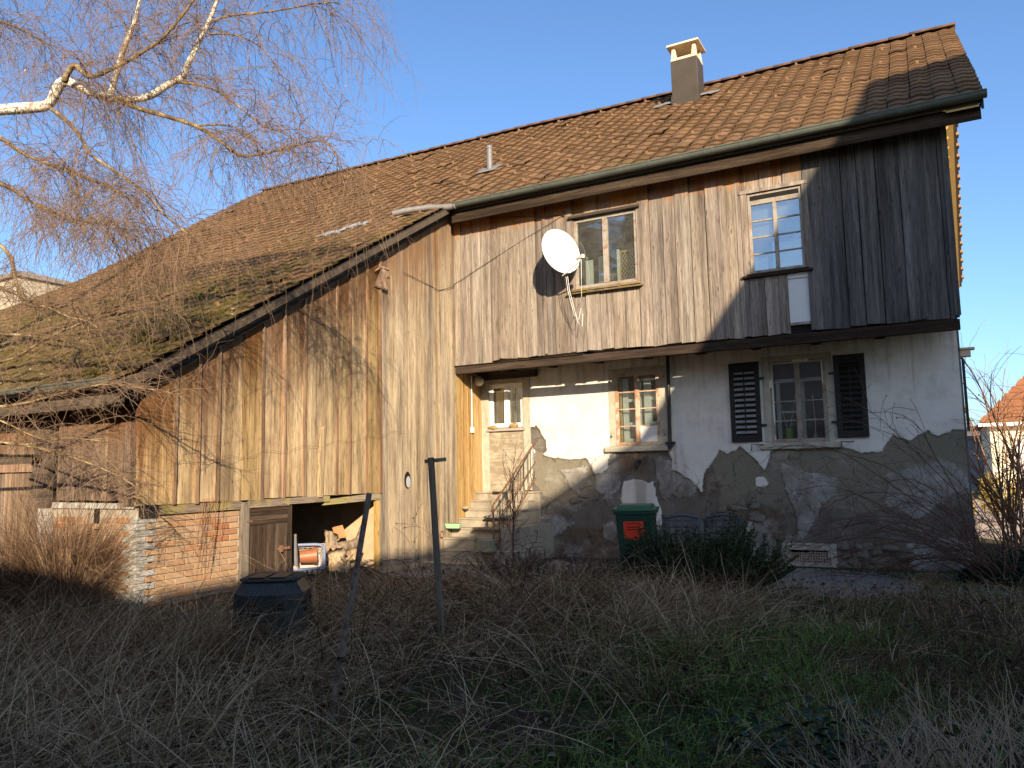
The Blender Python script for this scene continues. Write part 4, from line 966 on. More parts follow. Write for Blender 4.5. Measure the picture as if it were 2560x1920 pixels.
# low stone plinth along the masonry wall
# ---------------------------------------------------------------- concrete steps and iron railing
steps = thing('stone_staircase', 'worn concrete steps climbing to the blocked doorway', 'steps', (-7.6,-1.2,0))
SP = [(-.30,1.20),(-.51,1.05),(-.70,.895),(-.92,.745),(-1.17,.585),(-1.42,.43),(-1.66,.255),(-2.06,.08)]
for i, (yf, zt) in enumerate(SP):
    x1 = -6.98+(.10*(i-3) if i > 3 else 0); m = MB()
    yb = .0 if i == 0 else SP[i-1][0]+.02
    m.box(-8.212-(-7.6), x1-(-7.6), yf+1.2, yb+1.2, -.15, zt-.032); m.box(-8.214+7.6, x1+.015+7.6, yf-.018+1.2, yb+1.2, zt-.030, zt)
    m.build('step', MT['concrete'], steps, bevel=.008)
part('step_cheek', MT['concrete'], steps, (-6.975+7.6,-6.72+7.6,-1.55+1.2,.0+1.2,-.15,.62))
rail = thing('iron_railing', 'rusty iron handrail with thin balusters beside the steps', 'railing', (-7.05,-1.62,.25))
def R_(y, z): return (-7.05+7.05, y+1.62, z-.25)
m = MB(); m.bar(R_(-1.66,1.02),R_(-.03,2.13),.03,.014,(1,0,0)); m.tube([R_(-1.66,1.02),R_(-1.70,.99),R_(-1.72,.94),R_(-1.69,.90)],.014,8); m.bar(R_(-1.50,.76),R_(-.03,1.76),.02,.010,(1,0,0)); m.build('handrail', MT['iron'], rail)
m = MB(); m.tube([R_(-1.66,.2),R_(-1.66,1.03)],.016,8); m.build('post', MT['iron'], rail)
m = MB(); m.bar(R_(-1.62,.30),R_(-.05,1.45),.03,.012,(1,0,0)); m.build('lower_rail', MT['iron'], rail)
for i in range(11):
    y = -1.46+i*.135; zt = 1.02+(y+1.66)/1.63*1.11; zl = .30+(y+1.62)/1.57*1.15
    m = MB(); m.tube([R_(y,zl),R_(y,zl+.05),R_(y+.02,zl+.09),R_(y+.02,zl+.13),R_(y,zl+.17),R_(y,zt)],.006,6); m.build('baluster', MT['black_iron'], rail)

# wall lamp, conduit, wires
m = MB(); m.tube([(-8.19,-.30,3.49),(-8.13,-.30,3.49),(-8.10,-.30,3.45),(-8.10,-.30,3.42)],.02,8); m.lathe([(.0,.36),(.035,.36),(.045,.32),(.02,.31)],(-8.10,-.30,3.07),14)
lamp = thing('wall_lamp', 'round globe lamp under the jetty near the doorway', 'lamp', (-8.15,-.30,3.3))
o = m.build('lamp_bracket', MT['black_iron'], lamp); o.location = (8.15,.30,-3.3)
m = MB(); m.lathe([(.001,-.10),(.045,-.09),(.078,-.062),(.096,-.02),(.098,.02),(.078,.062),(.045,.09),(.02,.098)],(0.05,0,.03),20); m.build('lamp_globe', plain('opal_globe',(.62,.55,.45),.3,.5,.05,4), lamp, True)
m = MB(); m.tube([(-8.19,-.44,3.42),(-8.19,-.44,2.42)],.011,8); m.box(-8.205,-8.165,-.475,-.405,2.33,2.43); m.build('conduit', MT['white_paint'], HOUSE)
m = MB(); m.tube([(-7.6,-.985,6.3),(-7.0,-.985,6.22),(-6.3,-.985,6.10),(-5.86,-.99,6.07)],.006,5); m.tube([(-8.23,-1.0,5.1),(-7.5,-.985,5.42),(-6.7,-.985,5.75),(-5.9,-.99,6.06)],.005,5); m.tube([(-8.19,-2.6,5.0),(-8.2,-1.5,4.9),(-8.19,-1.0,5.08)],.005,5); m.build('facade_cable', MT['black_iron'], HOUSE)
m = MB(); m.tube([(-5.9,-.97,6.02),(-5.9,-1.02,6.06),(-5.86,-1.04,6.12)],.012,6); m.build('cable_hook', MT['black_iron'], HOUSE)
m = MB()
pts = []
for i in range(26):
    t = i/25; y = -7.2+t*4.6; pts.append((XW+.075+.01*math.sin(i*2.1), y, 1.75+.10*math.sin(t*3.1)+.55*t*t+.03*math.sin(i*1.7)))
m.tube(pts,.0022,4); m.build('wall_wire', MT['iron'], HOUSE)
# little heaps of dry moss left on the sill
for (X, sx_) in ((-7.97,.10),(-7.50,.09)):
    o = stone_mesh('moss_lump', sx_, .05, .035 if X < -7.7 else .06, int(X*10)+200, plain('dry_moss',(.30,.20,.09),.95,.05,.5,30,bump=1.0), None, (X,-.02,2.425 if X < -7.7 else 2.45), amp=.3)
    tag(o, 'flat pad of dry brown moss on the sill below the white window' if X < -7.7 else 'rounded lump of dry brown moss on the sill below the white window', 'moss lump')
# ---------------------------------------------------------------- setting: ground, path, lane, hills, neighbouring buildings
def sstep(x, a, b):
    t = np.clip((np.asarray(x, float)-a)/(b-a), 0, 1); return t*t*(3-2*t)
def gz(X, Y):
    X = np.asarray(X, float); Y = np.asarray(Y, float)
    near = np.exp(-((X+3)**2+(Y+8)**2)/260.)
    h = near*(vnoise(X*.55, Y*.55, 21, 3)*.07+vnoise(X*1.9, Y*1.9, 22, 2)*.018)
    h = h*sstep(-Y, .3, 2.0)
    h = h+.16*sstep(-X, 7.75, 8.3)*sstep(-Y, 3.05, 3.6)*sstep(X, -13, -11)*sstep(Y, -8.4, -7.2)
    h = h+.10*np.exp(-((X+4.4)**2+(Y+4.6)**2)/2.2)
    return h
def ground():
    xs = np.concatenate([np.linspace(-900,-60,12), np.linspace(-50,-15,18), np.arange(-14.5,4.0,.16), np.linspace(4.5,60,28), np.linspace(80,900,12)])
    ys = np.concatenate([np.linspace(-500,-40,8), np.linspace(-32,-15,10), np.arange(-14.5,.5,.16), np.linspace(1,60,40), np.linspace(75,1500,14)])
    X, Y = np.meshgrid(xs, ys); idx = np.arange(X.size).reshape(X.shape)
    V = np.stack([X.ravel(), Y.ravel(), gz(X, Y).ravel()], 1)
    F = np.stack([idx[:-1,:-1], idx[:-1,1:], idx[1:,1:], idx[1:,:-1]], -1).reshape(-1,4)
    g = G('garden_soil', .97, .05); p = g.pos(); s = g.sep(p)
    n1 = g.noise(p, .9, 6, .6); n2 = g.noise(p, 9, 6, .68); n3 = g.noise(p, 60, 4, .65)
    soil = g.ramp(g.math('ADD', g.math('MULTIPLY', n2, .55), g.math('MULTIPLY', n3, .45)), [(.32,(.030,.021,.015)),(.5,(.068,.050,.036)),(.7,(.125,.098,.072))])
    grass = g.ramp(n3, [(.3,(.018,.028,.010)),(.55,(.045,.062,.020)),(.75,(.085,.088,.036))])
    east = g.step(s[0], -5.2, -1.2)
    c = g.mix(g.step(g.math('ADD', n1, g.math('MULTIPLY', east, .28)), .56, .72), soil, grass)
    far = g.step(s[1], 3.0, 9.0)
    c = g.mix(far, c, g.ramp(n2, [(.3,(.20,.16,.10)),(.7,(.32,.27,.17))]))
    g.bump(g.math('ADD', n2, n3), .8, .03)
    tag(link('ground', np_mesh('ground', V, F, g.done(c), True)), kind='structure')
ground()
MT['gravel'] = plain('grey_gravel', (.21,.18,.155), .95, .08, .5, 40, bump=1.0)
MT['lane'] = plain('pale_lane_gravel', (.50,.40,.33), .95, .05, .2, 3, bump=.4)
def sheet(name, outline, mat, dz=.006, n=3):
    ol = []
    for (a, b) in zip(outline, outline[1:]+outline[:1]):
        for t in range(n): ol.append((a[0]+(b[0]-a[0])*t/n+U(-.06,.06), a[1]+(b[1]-a[1])*t/n+U(-.06,.06)))
    c = np.mean(ol, 0); V = [(c[0],c[1],float(gz(*c))+dz)]; k = len(ol); rings = 5
    for r in range(1, rings+1):
        for p in ol:
            q = c+(np.array(p)-c)*r/rings; V.append((q[0],q[1],float(gz(*q))+dz))
    F3 = [(0,1+i,1+(i+1)%k) for i in range(k)]; F4 = [(1+r*k+i,1+(r+1)*k+i,1+(r+1)*k+(i+1)%k,1+r*k+(i+1)%k) for r in range(rings-1) for i in range(k)]
    return tag(link(name, np_mesh(name, V, [np.array(F3), np.array(F4)], mat)), kind='structure')
sheet('gravel_path', [(-2.9,-3.0),(-1.6,-3.05),(-.8,-2.7),(-.7,-1.4),(-1.5,-.5),(-2.7,-.3)], MT['gravel'], .010, 5)
sheet('gravel_path', [(-8.1,-3.5),(-6.4,-3.4),(-5.2,-2.6),(-5.3,-1.2),(-6.4,-.6),(-6.7,-2.1),(-8.1,-2.2)], MT['gravel'], .010, 5)
sheet('lane', [(.9,5.0),(9,3.0),(14,12),(12,24),(-6,24),(-5,13)], MT['lane'], .006, 4)
# loose gravel stones
def gravel(n, fx, fy, s0, s1):
    P = np.stack([fx(n), fy(n)], 1); z = gz(P[:,0], P[:,1])+.012
    oc = np.array([(1,0,0),(0,1,0),(-1,0,0),(0,-1,0),(0,0,.6),(0,0,-.6)]); of = np.array([(0,1,4),(1,2,4),(2,3,4),(3,0,4)])
    sc = rng.uniform(s0, s1, (n,1,1))*rng.uniform(.7,1.3,(n,1,3)); V = oc[None]*sc+rng.normal(size=(n,6,3))*.003
    V += np.concatenate([P, z[:,None]], 1)[:,None,:]
    return V.reshape(-1,3), (of[None]+(np.arange(n)*6)[:,None,None]).reshape(-1,3)
V1, F1 = gravel(3000, lambda n: rng.uniform(-2.9,1.2,n), lambda n: rng.uniform(-3.0,-.4,n), .008, .02)
V2, F2 = gravel(2600, lambda n: rng.uniform(-8.0,-5.4,n), lambda n: rng.uniform(-3.4,-2.1,n), .008, .022)
tag(link('gravel_stones', np_mesh('gravel_stones', np.concatenate([V1,V2]), np.concatenate([F1,F2+len(V1)]), plain('gravel_stone',(.26,.235,.22),.9,.1,.5,60))), 'small grey gravel stones scattered on the path', 'gravel', kind='stuff')

# wooded hill far behind
xs = np.linspace(-420, 500, 160); V = []; 
for r in range(6):
    for X in xs: V.append((X, 300+r*40, -2+ (1-abs(r-3)/3.2)*(14+7*math.sin(X*.011+1)+2.2*float(vnoise(np.array(X*.11), np.array(r*1.7), 5)))))
k = len(xs); F = [(r*k+i, r*k+i+1, (r+1)*k+i+1, (r+1)*k+i) for r in range(5) for i in range(k-1)]
tag(link('hills', np_mesh('hills', V, np.array(F), plain('winter_wood_hill',(.20,.17,.15),.95,.05,.4,.2), True)), kind='structure')

# cream cottage with orange roof beyond the lane
MT['cream'] = plain('cream_render', (.74,.66,.48), .9, .1, .06, 2); MT['orange_tile'] = plain('orange_tile', (.27,.115,.055), .9, .1, .3, 3)
cot = thing('cottage', 'cream rendered cottage with orange tiled hip roof beyond the rose canes', 'house', (6.0,27.0,0))
part('wall', MT['cream'], cot, (-4.5,5,-2.5,6,-.1,3.2))
m = MB(); m.add([(-4.9,-2.9,3.1),(5.4,-2.9,3.1),(5.4,6.4,3.1),(-4.9,6.4,3.1),(-1.0,1.75,7.2),(1.6,1.75,7.2)], [(0,1,5,4),(1,2,5),(2,3,4,5),(3,0,4),(3,2,1,0)]); rf = m.build('roof', MT['orange_tile'], cot)
for i in range(13):                       # tile courses of the front slope
    t = (i+.15)/13; x0 = -4.9+3.9*t; x1 = 5.4-3.8*t; y = -2.9+4.65*t; z = 3.1+4.1*t
    mm = MB(); mm.hexa([(x0,y-.05,z+.01),(x1,y-.05,z+.01),(x1-.2,y+.28,z+.28),(x0+.2,y+.28,z+.28)],[(x0,y-.06,z+.06),(x1,y-.06,z+.06),(x1-.2,y+.28,z+.31),(x0+.2,y+.28,z+.31)]); mm.build('tile_course', MT['orange_tile'], rf)
part('fascia', MT['white_paint'], cot, (-4.9,5.4,-2.95,-2.88,2.98,3.12))
for X in (-3.0,-.6,1.8):
    w = group_part('window', cot); part('frame', MT['white_paint'], w, (X-.65,X+.65,-2.55,-2.49,1.0,2.5))
    for s in range(9): part('blind_slat', MT['white_board'], w, (X-.55,X+.55,-2.585,-2.555,1.1+s*.15,1.22+s*.15))
part('chimney', MT['cream'], cot, (-.2,.5,1.3,2.0,6.6,8.0))
shed = thing('garden_shed', 'low grey blue shed between the farmhouse corner and the cottage', 'shed', (-.2,34,0)); part('wall', plain('blue_grey_boards',(.30,.34,.37),.8,.2), shed, (-2.5,2.2,-1.5,1.5,-.05,2.7)); part('roof', plain('grey_shed_roof',(.22,.23,.25),.8,.2), shed, (-2.8,2.4,-1.8,1.8,2.7,2.85))
fl = thing('distant_house', 'pale rendered house end rising behind the far roof verge', 'house', (-42,9,0)); part('wall', plain('pale_far_wall',(.40,.345,.26),.9,.1), fl, (-6,8.6,-4,5,0,10.0)); part('roof', plain('grey_far_roof',(.25,.22,.2),.9,.1), fl, (-6.3,8.75,-4.15,5.3,10.0,10.2))

# the tall house and the long barn that stand behind the photographer and shade the garden
nb = thing('neighbour_house', 'tall narrow plastered neighbouring house with one steep tiled slope', 'house', (8.0,-12.5,0))
def xz(x, y, z): return (x-8.0, y+12.5, z)
m = MB(); m.hexa([xz(5.9,-13.9,-.1),xz(10.3,-13.9,-.1),xz(10.3,-11.1,-.1),xz(5.9,-11.1,-.1)],[xz(5.9,-13.9,8.8),xz(10.3,-13.9,8.8),xz(10.3,-11.1,8.8),xz(5.9,-11.1,8.8)])
m.prism([xz(5.9,-13.9,8.8),xz(10.0,-13.9,14.3),xz(10.3,-13.9,14.2),xz(10.3,-13.9,8.8)], (0,.2,0)); m.build('wall', MT['cream'], nb)
m = MB(); m.add([xz(5.47,-14,8.39),xz(10.13,-14,14.73),xz(10.13,-11,14.17),xz(5.47,-11,8.39),xz(10.42,-14,14.6),xz(10.42,-11,14.05),xz(10.42,-14,8.4),xz(10.42,-11,8.4)], [(0,3,2,1),(1,2,5,4),(4,5,7,6),(3,7,5,2),(0,1,4,6),(0,6,7,3)]); m.build('roof', MT['ridge'], nb)
for Y in (-13.2,-11.9):
    for Z in (1.2,4.2): part('window', MT['shutter'], nb, (5.86-8,5.93-8,Y-.4+12.5,Y+.4+12.5,Z,Z+1.4))
gb = thing('gabled_house', 'broad gabled house farther back behind the garden', 'house', (16,-23,0))
m = MB(); m.prism([(-11.6,-.9,-.1),(-11.6,-.9,7.6),(0,-.9,14.4),(11.6,-.9,7.6),(11.6,-.9,-.1)], (0,1.8,0)); m.build('wall', MT['cream'], gb)
m = MB(); m.prism([(-11.75,-1.0,7.80),(0,-1.0,14.65),(11.75,-1.0,7.80),(11.6,-1.0,7.62),(0,-1.0,14.45),(-11.6,-1.0,7.62)], (0,2.0,0)); m.build('roof', MT['ridge'], gb)
bn = thing('neighbour_barn', 'long low timber barn with tiled roof across the garden', 'barn', (-14,-20,0))
part('wall', MT['plank_shade_grey'], bn, (-16,15.1,-4,3.9,-.1,3.2))
m = MB(); m.prism([(-16.4,-4.6,2.9),(-16.4,0,5.9),(-16.4,4.5,2.95),(-16.4,4.4,2.8),(-16.4,0,5.7),(-16.4,-4.5,2.75)], (31.7,0,0)); m.build('roof', MT['ridge'], bn)

# unseen spruces added to cut sky light on the facade, clear of the sun's path
MT['spruce'] = plain('spruce_needles', (.022,.036,.020), .8, .1, .4, 3)
def spruce(label, X, Y, H, seed):
    r = np.random.default_rng(seed); t = thing('sky_block_spruce', label, 'tree', (X, Y, 0), group='added spruces cutting the sky light')
    m = MB(); m.tube([(0,0,-.3),(0,0,H*.5),(0,0,H*.98)],[H*.016,H*.010,.02],8); m.build('trunk', MT['bark_far'], t, True)
    n = 900; z = H*(.06+.92*r.random(n)**1.25); a = r.uniform(0,6.28,n); L = (H-z)*.26*r.uniform(.6,1.15,n)+.25
    d = np.stack([np.cos(a),np.sin(a),-.25+0*a],1); B = np.stack([0*a,0*a,z],1); k = np.linspace(0,1,4)[None,:,None]
    P = B[:,None]+d[:,None]*L[:,None,None]*k+np.array([0,0,.12])*L[:,None,None]*k**2
    V, F = ribbons(P, np.array([[.5,1.,.8,.15]])*L[:,None]*.42, np.stack([-np.sin(a),np.cos(a),0*a],1)); V2, F2 = ribbons(P-np.array([0,0,.1]), np.array([[.2,.5,.4,.1]])*L[:,None]*.6, np.stack([0*a,0*a,1+0*a],1))
    link('foliage', np_mesh('foliage', np.concatenate([V,V2]), np.concatenate([F,F2+len(V)]), MT['spruce']), t, kind='stuff')
MT['bark_far'] = plain('spruce_bark', (.09,.065,.05), .95, .05)
for i in range(9): spruce('tall unseen spruce added behind the garden to cut sky light', -46+i*3.9+U(-.6,.6), -29+U(-1.5,1.5), U(17,23), 100+i)
# ---------------------------------------------------------------- things in the garden and on the house
# satellite dish
D0 = Vector((-5.80,-1.40,5.28)); dn = Vector((.84,-.50,.20)).normalized(); dx_ = Vector((0,0,1)).cross(dn).normalized(); dy_ = dn.cross(dx_)
dish = thing('satellite_dish', 'white satellite dish with rust specks mounted beside the upper left window', 'satellite dish', D0)
m = MB(); n, k = 36, 8; vs = []
for i in range(k+1):
    r = .40*i/k
    for j in range(n):
        a = 2*math.pi*j/n; vs.append(dx_*(r*.93*math.cos(a))+dy_*(r*1.0*math.sin(a))+dn*(.52*r*r-.05))
m.add(vs, [(i*n+j,i*n+(j+1)%n,(i+1)*n+(j+1)%n,(i+1)*n+j) for i in range(1,k) for j in range(n)]+[(0,n+(j+1)%n,n+j) for j in range(n)])
MT['dish'] = plain('dish_paint', (.78,.77,.73), .5, .3, .05, 4, bump=.05, dirt=((.45,.36,.26), .35))
m.build('reflector', MT['dish'], dish, True)
m = MB(); ring = [dx_*(.376*math.cos(2*math.pi*j/n))+dy_*(.404*math.sin(2*math.pi*j/n))+dn*.034 for j in range(n+1)]; m.tube(ring, .009, 6, False); m.build('rim', MT['dish'], dish, True)
lnb = Vector((-5.30,-1.66,5.06))-D0; b0 = -dy_*.43+dn*.02
m = MB(); m.tube([b0-dn*.05, b0, b0+dn*.06, lnb-Vector((0,0,.06))-dn*.05, lnb-Vector((0,0,.05))], .013, 6); m.build('arm', MT['dish'], dish)
m = MB(); m.tube([lnb-dn*.12+Vector((0,0,.02)), lnb-dn*.05+Vector((0,0,.01)), lnb], [.028,.024,.018], 10); m.bar(lnb-dn*.02, lnb+dn*.06-Vector((0,0,.01)), .05, .06); m.build('receiver', plain('receiver_plastic',(.62,.58,.50),.5,.3,.05), dish)
m = MB(); m.bar(-dn*.065, -dn*.15, .12, .14); m.tube([-dn*.12, Vector((-.12,.16,-.05)), Vector((-.12,.44,-.05))], .02, 8); m.build('mount', MT['zinc'], dish)
for q in range(3):
    m = MB(); a = b0+Vector((-.02+q*.03,.05,-.02)); e = [a, a+Vector((.02,.02,-.25)), a+Vector((.06+.03*q,.10,-.55-.12*q)), a+Vector((.12+.03*q,.14,-.62-.12*q)), a+Vector((.2,.14,-.45-.1*q))]
    m.tube(e, .0045, 5); m.build('cable', MT['dish'] if q else MT['black_iron'], dish)
m = MB(); m.tube([lnb-Vector((0,0,.04)), lnb+Vector((-.03,.05,-.35)), lnb+Vector((-.1,.2,-.62)), lnb+Vector((-.18,.3,-.7))], .0045, 5); m.build('cable', MT['dish'], dish)

# wheelie bin with red notice
wb = thing('wheelie_bin', 'dark green wheelie bin with a torn red notice on its front', 'bin', (-4.17,-2.62,float(gz(-4.17,-2.6))), rad(14))
MT['bin'] = plain('green_bin_plastic', (.012,.050,.034), .42, .4, .12, 3, bump=.05); MT['bin_lid'] = plain('green_bin_lid', (.030,.105,.050), .45, .4, .1, 3, bump=.05)
def frontpt(x, z, d=.004): return (x, -.20-(z-.03)*.1075-d, z)
m = MB(); m.hexa([(-.20,-.20,.03),(.20,-.20,.03),(.20,.22,.03),(-.20,.22,.03)],[(-.265,-.30,.96),(.265,-.30,.96),(.265,.32,.96),(-.265,.32,.96)]); m.build('body', MT['bin'], wb, bevel=.03)
m = MB(); m.box(-.285,.285,-.325,.345,.945,.985); m.build('rim', MT['bin'], wb, bevel=.01)
m = MB(); m.hexa([(-.30,-.345,.985),(.30,-.345,.985),(.30,.36,.985),(-.30,.36,.985)],[(-.30,-.345,1.03),(.30,-.345,1.03),(.30,.36,1.03),(-.30,.36,1.03)]); m.hexa([(-.245,-.28,1.03),(.245,-.28,1.03),(.245,.30,1.03),(-.245,.30,1.03)],[(-.225,-.26,1.075),(.225,-.26,1.075),(.225,.28,1.075),(-.225,.28,1.075)]); m.build('lid', MT['bin_lid'], wb, bevel=.012)
m = MB(); m.tube([(-.24,.40,.97),(.24,.40,.97)],.016,8); m.build('handle', MT['bin'], wb)
for X in (-.13,0,.13):
    m = MB(); m.add([frontpt(X-.012,.06,-.002),frontpt(X+.012,.06,-.002),frontpt(X+.012,.5,-.002),frontpt(X-.012,.5,-.002),frontpt(X-.008,.07,.008),frontpt(X+.008,.07,.008),frontpt(X+.008,.49,.008),frontpt(X-.008,.49,.008)],[(4,5,6,7),(0,1,5,4),(1,2,6,5),(2,3,7,6),(3,0,4,7)]); m.build('rib', MT['bin'], wb)
for X in (-.19,.19):
    m = MB(); m.tube([(X-.03,.24,.10),(X+.03,.24,.10)],.10,16); m.build('wheel', MT['black_iron'], wb)
MT['notice'] = plain('red_paper', (.75,.055,.025), .7, .2, .04, 4, bump=0)
m = MB(); P = [(-.15,.62),(-.02,.625),(-.02,.60),(.05,.60),(.05,.635),(.115,.64),(.12,.70),(.135,.71),(.13,.745),(.115,.75),(.12,.855),(-.155,.85)]
m.add([frontpt(*p) for p in P], [tuple(range(len(P)))]); nt = m.build('notice', MT['notice'], wb)
MT['print'] = plain('black_print', (.03,.01,.01), .7, .2, .0)
for (x0, x1, z, h) in ((-.11,.08,.825,.010),(-.10,.03,.775,.018),(-.10,.09,.742,.014),(-.02,.08,.705,.008)):
    mm = MB(); xx = x0
    while xx < x1:
        w_ = U(.006,.013); mm.add([frontpt(xx,z-h/2,.006),frontpt(xx+w_,z-h/2,.006),frontpt(xx+w_,z+h/2,.006),frontpt(xx,z+h/2,.006)],[(0,1,2,3)]); xx += w_+.004
    mm.build('print_line', MT['print'], nt, kind='stuff')

# plastic garden chairs with lattice backs
MT['chair'] = plain('slate_chair_plastic', (.06,.062,.075), .5, .35, .12, 4, bump=.05)
def chair(label, loc, rz_):
    c = thing('garden_chair', label, 'chair', loc, rz_, 'dark plastic chairs along the wall')
    part('seat', MT['chair'], c, (-.22,.22,-.22,.20,.41,.44))
    b = MB(); b.bar((-.24,.20,.44),(-.25,.30,.88),.045,.03,(0,1,0)); b.bar((.24,.20,.44),(.25,.30,.88),.045,.03,(0,1,0))
    pts = [(-.25+.5*t, .30, .87+.045*math.sin(math.pi*t)) for t in np.linspace(0,1,9)]
    b.tube(pts,.022,6); b.build('back_frame', MT['chair'], c)
    l = MB()
    for i in range(5):
        X = -.18+.36*i/4; l.bar((X,.205,.46),(X,.298,.88),.026,.012,(0,1,0))
    for j in range(5):
        Z = .48+.09*j; y = .205+(Z-.46)*.22; l.bar((-.22,y,Z),(.22,y,Z),.012,.024,(0,0,1))
    l.build('lattice', MT['chair'], c)
    for X in (-.25,.25):
        a = MB(); a.tube([(X,.24,.66),(X,.0,.67),(X,-.20,.65),(X,-.22,.60)],.02,6); a.build('armrest', MT['chair'], c)
        for Y in (-.20,.20): q = MB(); q.tube([(X,Y,.64 if Y < 0 else .44),(X*1.02,Y*1.1,.0)],[.02,.018],6); q.build('leg', MT['chair'], c)
    return c
chair('slate plastic lattice chair next to the green wheelie bin', (-3.62,-2.40,float(gz(-3.6,-2.4))), rad(10))
chair('slate plastic lattice chair half hidden behind the dark evergreen', (-3.16,-2.22,float(gz(-3.1,-2.2))), rad(-6))

# compost bin
MT['compost'] = plain('dark_compost_plastic', (.012,.018,.020), .5, .35, .25, 3, dirt=((.12,.10,.07), .35))
cb = thing('compost_bin', 'dark eight sided plastic compost bin in front of the hatch door', 'compost bin', (-6.02,-7.66,float(gz(-6.0,-7.7))-.02), rad(31)); cb.scale = (.86,.86,.86)
def octa(s, c): return [(s,-s+c),(s,s-c),(s-c,s),(-s+c,s),(-s,s-c),(-s,-s+c),(-s+c,-s),(s-c,-s)]
def loft(m, rings):
    vs = [(x,y,z) for pts,z in rings for x,y in pts]; k = len(rings[0][0])
    m.add(vs, [(r*k+i,r*k+(i+1)%k,(r+1)*k+(i+1)%k,(r+1)*k+i) for r in range(len(rings)-1) for i in range(k)]+[tuple(range(k))[::-1], tuple((len(rings)-1)*k+i for i in range(k))])
m = MB(); loft(m, [(octa(.40,.17),0),(octa(.365,.15),.60),(octa(.29,.11),.73)]); m.build('body', MT['compost'], cb, bevel=.01)
m = MB(); loft(m, [(octa(.315,.12),.735),(octa(.315,.12),.755),(octa(.29,.11),.77)]); m.build('lid', plain('dusty_compost_lid',(.05,.046,.036),.8,.2,.3,4), cb, bevel=.006)
for s in (-1,1):
    m = MB(); m.box(s*.11-.085,s*.11+.085,-.30,.10,.771,.785); m.build('lid_flap', MT['compost'], cb, bevel=.004)
m = MB(); m.box(-.02,.02,-.335,-.30,.735,.765); m.build('lid_clip', MT['compost'], cb)
for X in (-.14,.14):
    for Z in (.46,.50): part('vent_louvre', MT['soot_and_dark'], cb, (X-.055,X+.055,-.380+.0,-.371,Z-.01,Z+.012))
part('latch', MT['black_iron'], cb, (-.03,.03,-.392,-.37,.38,.47))
for Y in (-.14,.14):
    for Z in (.42,.50): part('vent_louvre', MT['soot_and_dark'], cb, (.370,.382,Y-.06,Y+.06,Z-.012,Z+.012))

# leaning metal pole, T-topped post
pole = thing('metal_pole', 'leaning grey steel pole with a joint ring standing in dry grass', 'pole', (-3.82,-9.365,0))
m = MB(); m.tube([(-.03,0,-.15),(.10,0,.45),(.18,0,.80),(.325,0,1.475)],[.020,.020,.0185,.0175],14); m.build('tube', plain('grey_steel',(.23,.185,.145),.7,.3,.3,9,rust=((.12,.075,.05),.3)), pole, auto=50)
m = MB(); m.tube([(.098,0,.44),(.105,0,.47)],.025,14); m.build('joint_ring', MT['black_iron'], pole)
post = thing('wooden_post', 'weathered square post with a short crossbar on top before the barn', 'post', (-4.50,-7.05,0))
m = MB(); m.bar((.0,0,-.15),(-.115,0,1.735),.05,.045,(0,1,0)); m.build('upright', MT['post'], post, bevel=.005)
m = MB(); m.bar((-.20,.03,1.70),(.03,.03,1.715),.03,.035); m.build('crossbar', MT['post'], post)

# clutter in the barn opening
GB = .16
bk = thing('laundry_basket', 'tipped blue plastic basket with round holes in the barn opening', 'basket', (-8.46,-4.64,GB+.15), rad(41)); bk.scale = (1.12,1.12,1.12)
MT['basket'] = plain('faded_basket_plastic', (.42,.37,.33), .6, .3, .1); MT['basket_rim'] = plain('blue_basket_rim', (.17,.20,.30), .5, .35, .1)
m = MB(); nx_, nz_ = 7, 5
def bwall(p0, p1, p2, p3, nu, nv):
    """perforated panel: bars around holes"""
    P0, P1, P2, P3 = map(Vector, (p0,p1,p2,p3)); f = lambda u, v: (P0*(1-u)+P1*u)*(1-v)+(P3*(1-u)+P2*u)*v
    for i in range(nu+1): m.bar(f(i/nu,0), f(i/nu,1), .022, .006, (P1-P0).cross(P3-P0))
    for j in range(nv+1): m.bar(f(0,j/nv), f(1,j/nv), .022, .0065, (P1-P0).cross(P3-P0))
a, b, h = .19, .13, .22; A, B = .24, .17
bwall((-a,-b,0),(a,-b,0),(A,-B,h),(-A,-B,h),nx_,4); bwall((a,b,0),(-a,b,0),(-A,B,h),(A,B,h),nx_,4); bwall((a,-b,0),(a,b,0),(A,B,h),(A,-B,h),5,4); bwall((-a,b,0),(-a,-b,0),(-A,-B,h),(-A,B,h),5,4); m.box(-a,a,-b,b,-.004,.004)
m.build('basket_body', MT['basket'], bk, rot=(rad(58),0,0))
m = MB(); rp = [(A*math.copysign(abs(math.cos(t))**.4,math.cos(t)), B*math.copysign(abs(math.sin(t))**.4,math.sin(t)), h) for t in np.linspace(0,2*math.pi,41)]; m.tube(rp,.021,7,False); m.build('basket_rim', MT['basket_rim'], bk, True, rot=(rad(58),0,0))
fp = thing('flower_pot', 'brown plastic flower pot lying inside the blue basket', 'flower pot', (-8.45,-4.76,GB+.27), 0)
m = MB(); m.lathe([(.001,0),(.085,0),(.105,.19),(.115,.19),(.118,.235),(.108,.235),(.10,.2),(.08,.01),(.001,.01)],(.0,.0,.0),24,(.70,.70,.06)); m.build('pot', plain('brown_pot_plastic',(.30,.105,.045),.45,.4,.12), fp, auto=40)
tb = thing('clay_pipe', 'upright grey tube with orange end leaning beside the basket', 'pipe', (-8.40,-4.88,GB-.02)); m = MB(); m.tube([(0,0,-.02),(-.02,-.03,.60)],.038,14); m.build('tube', MT['zinc'], tb, auto=50); m = MB(); m.tube([(-.02,-.03,.60),(-.021,-.031,.625)],.039,14); m.build('orange_end', MT['hook'], tb)
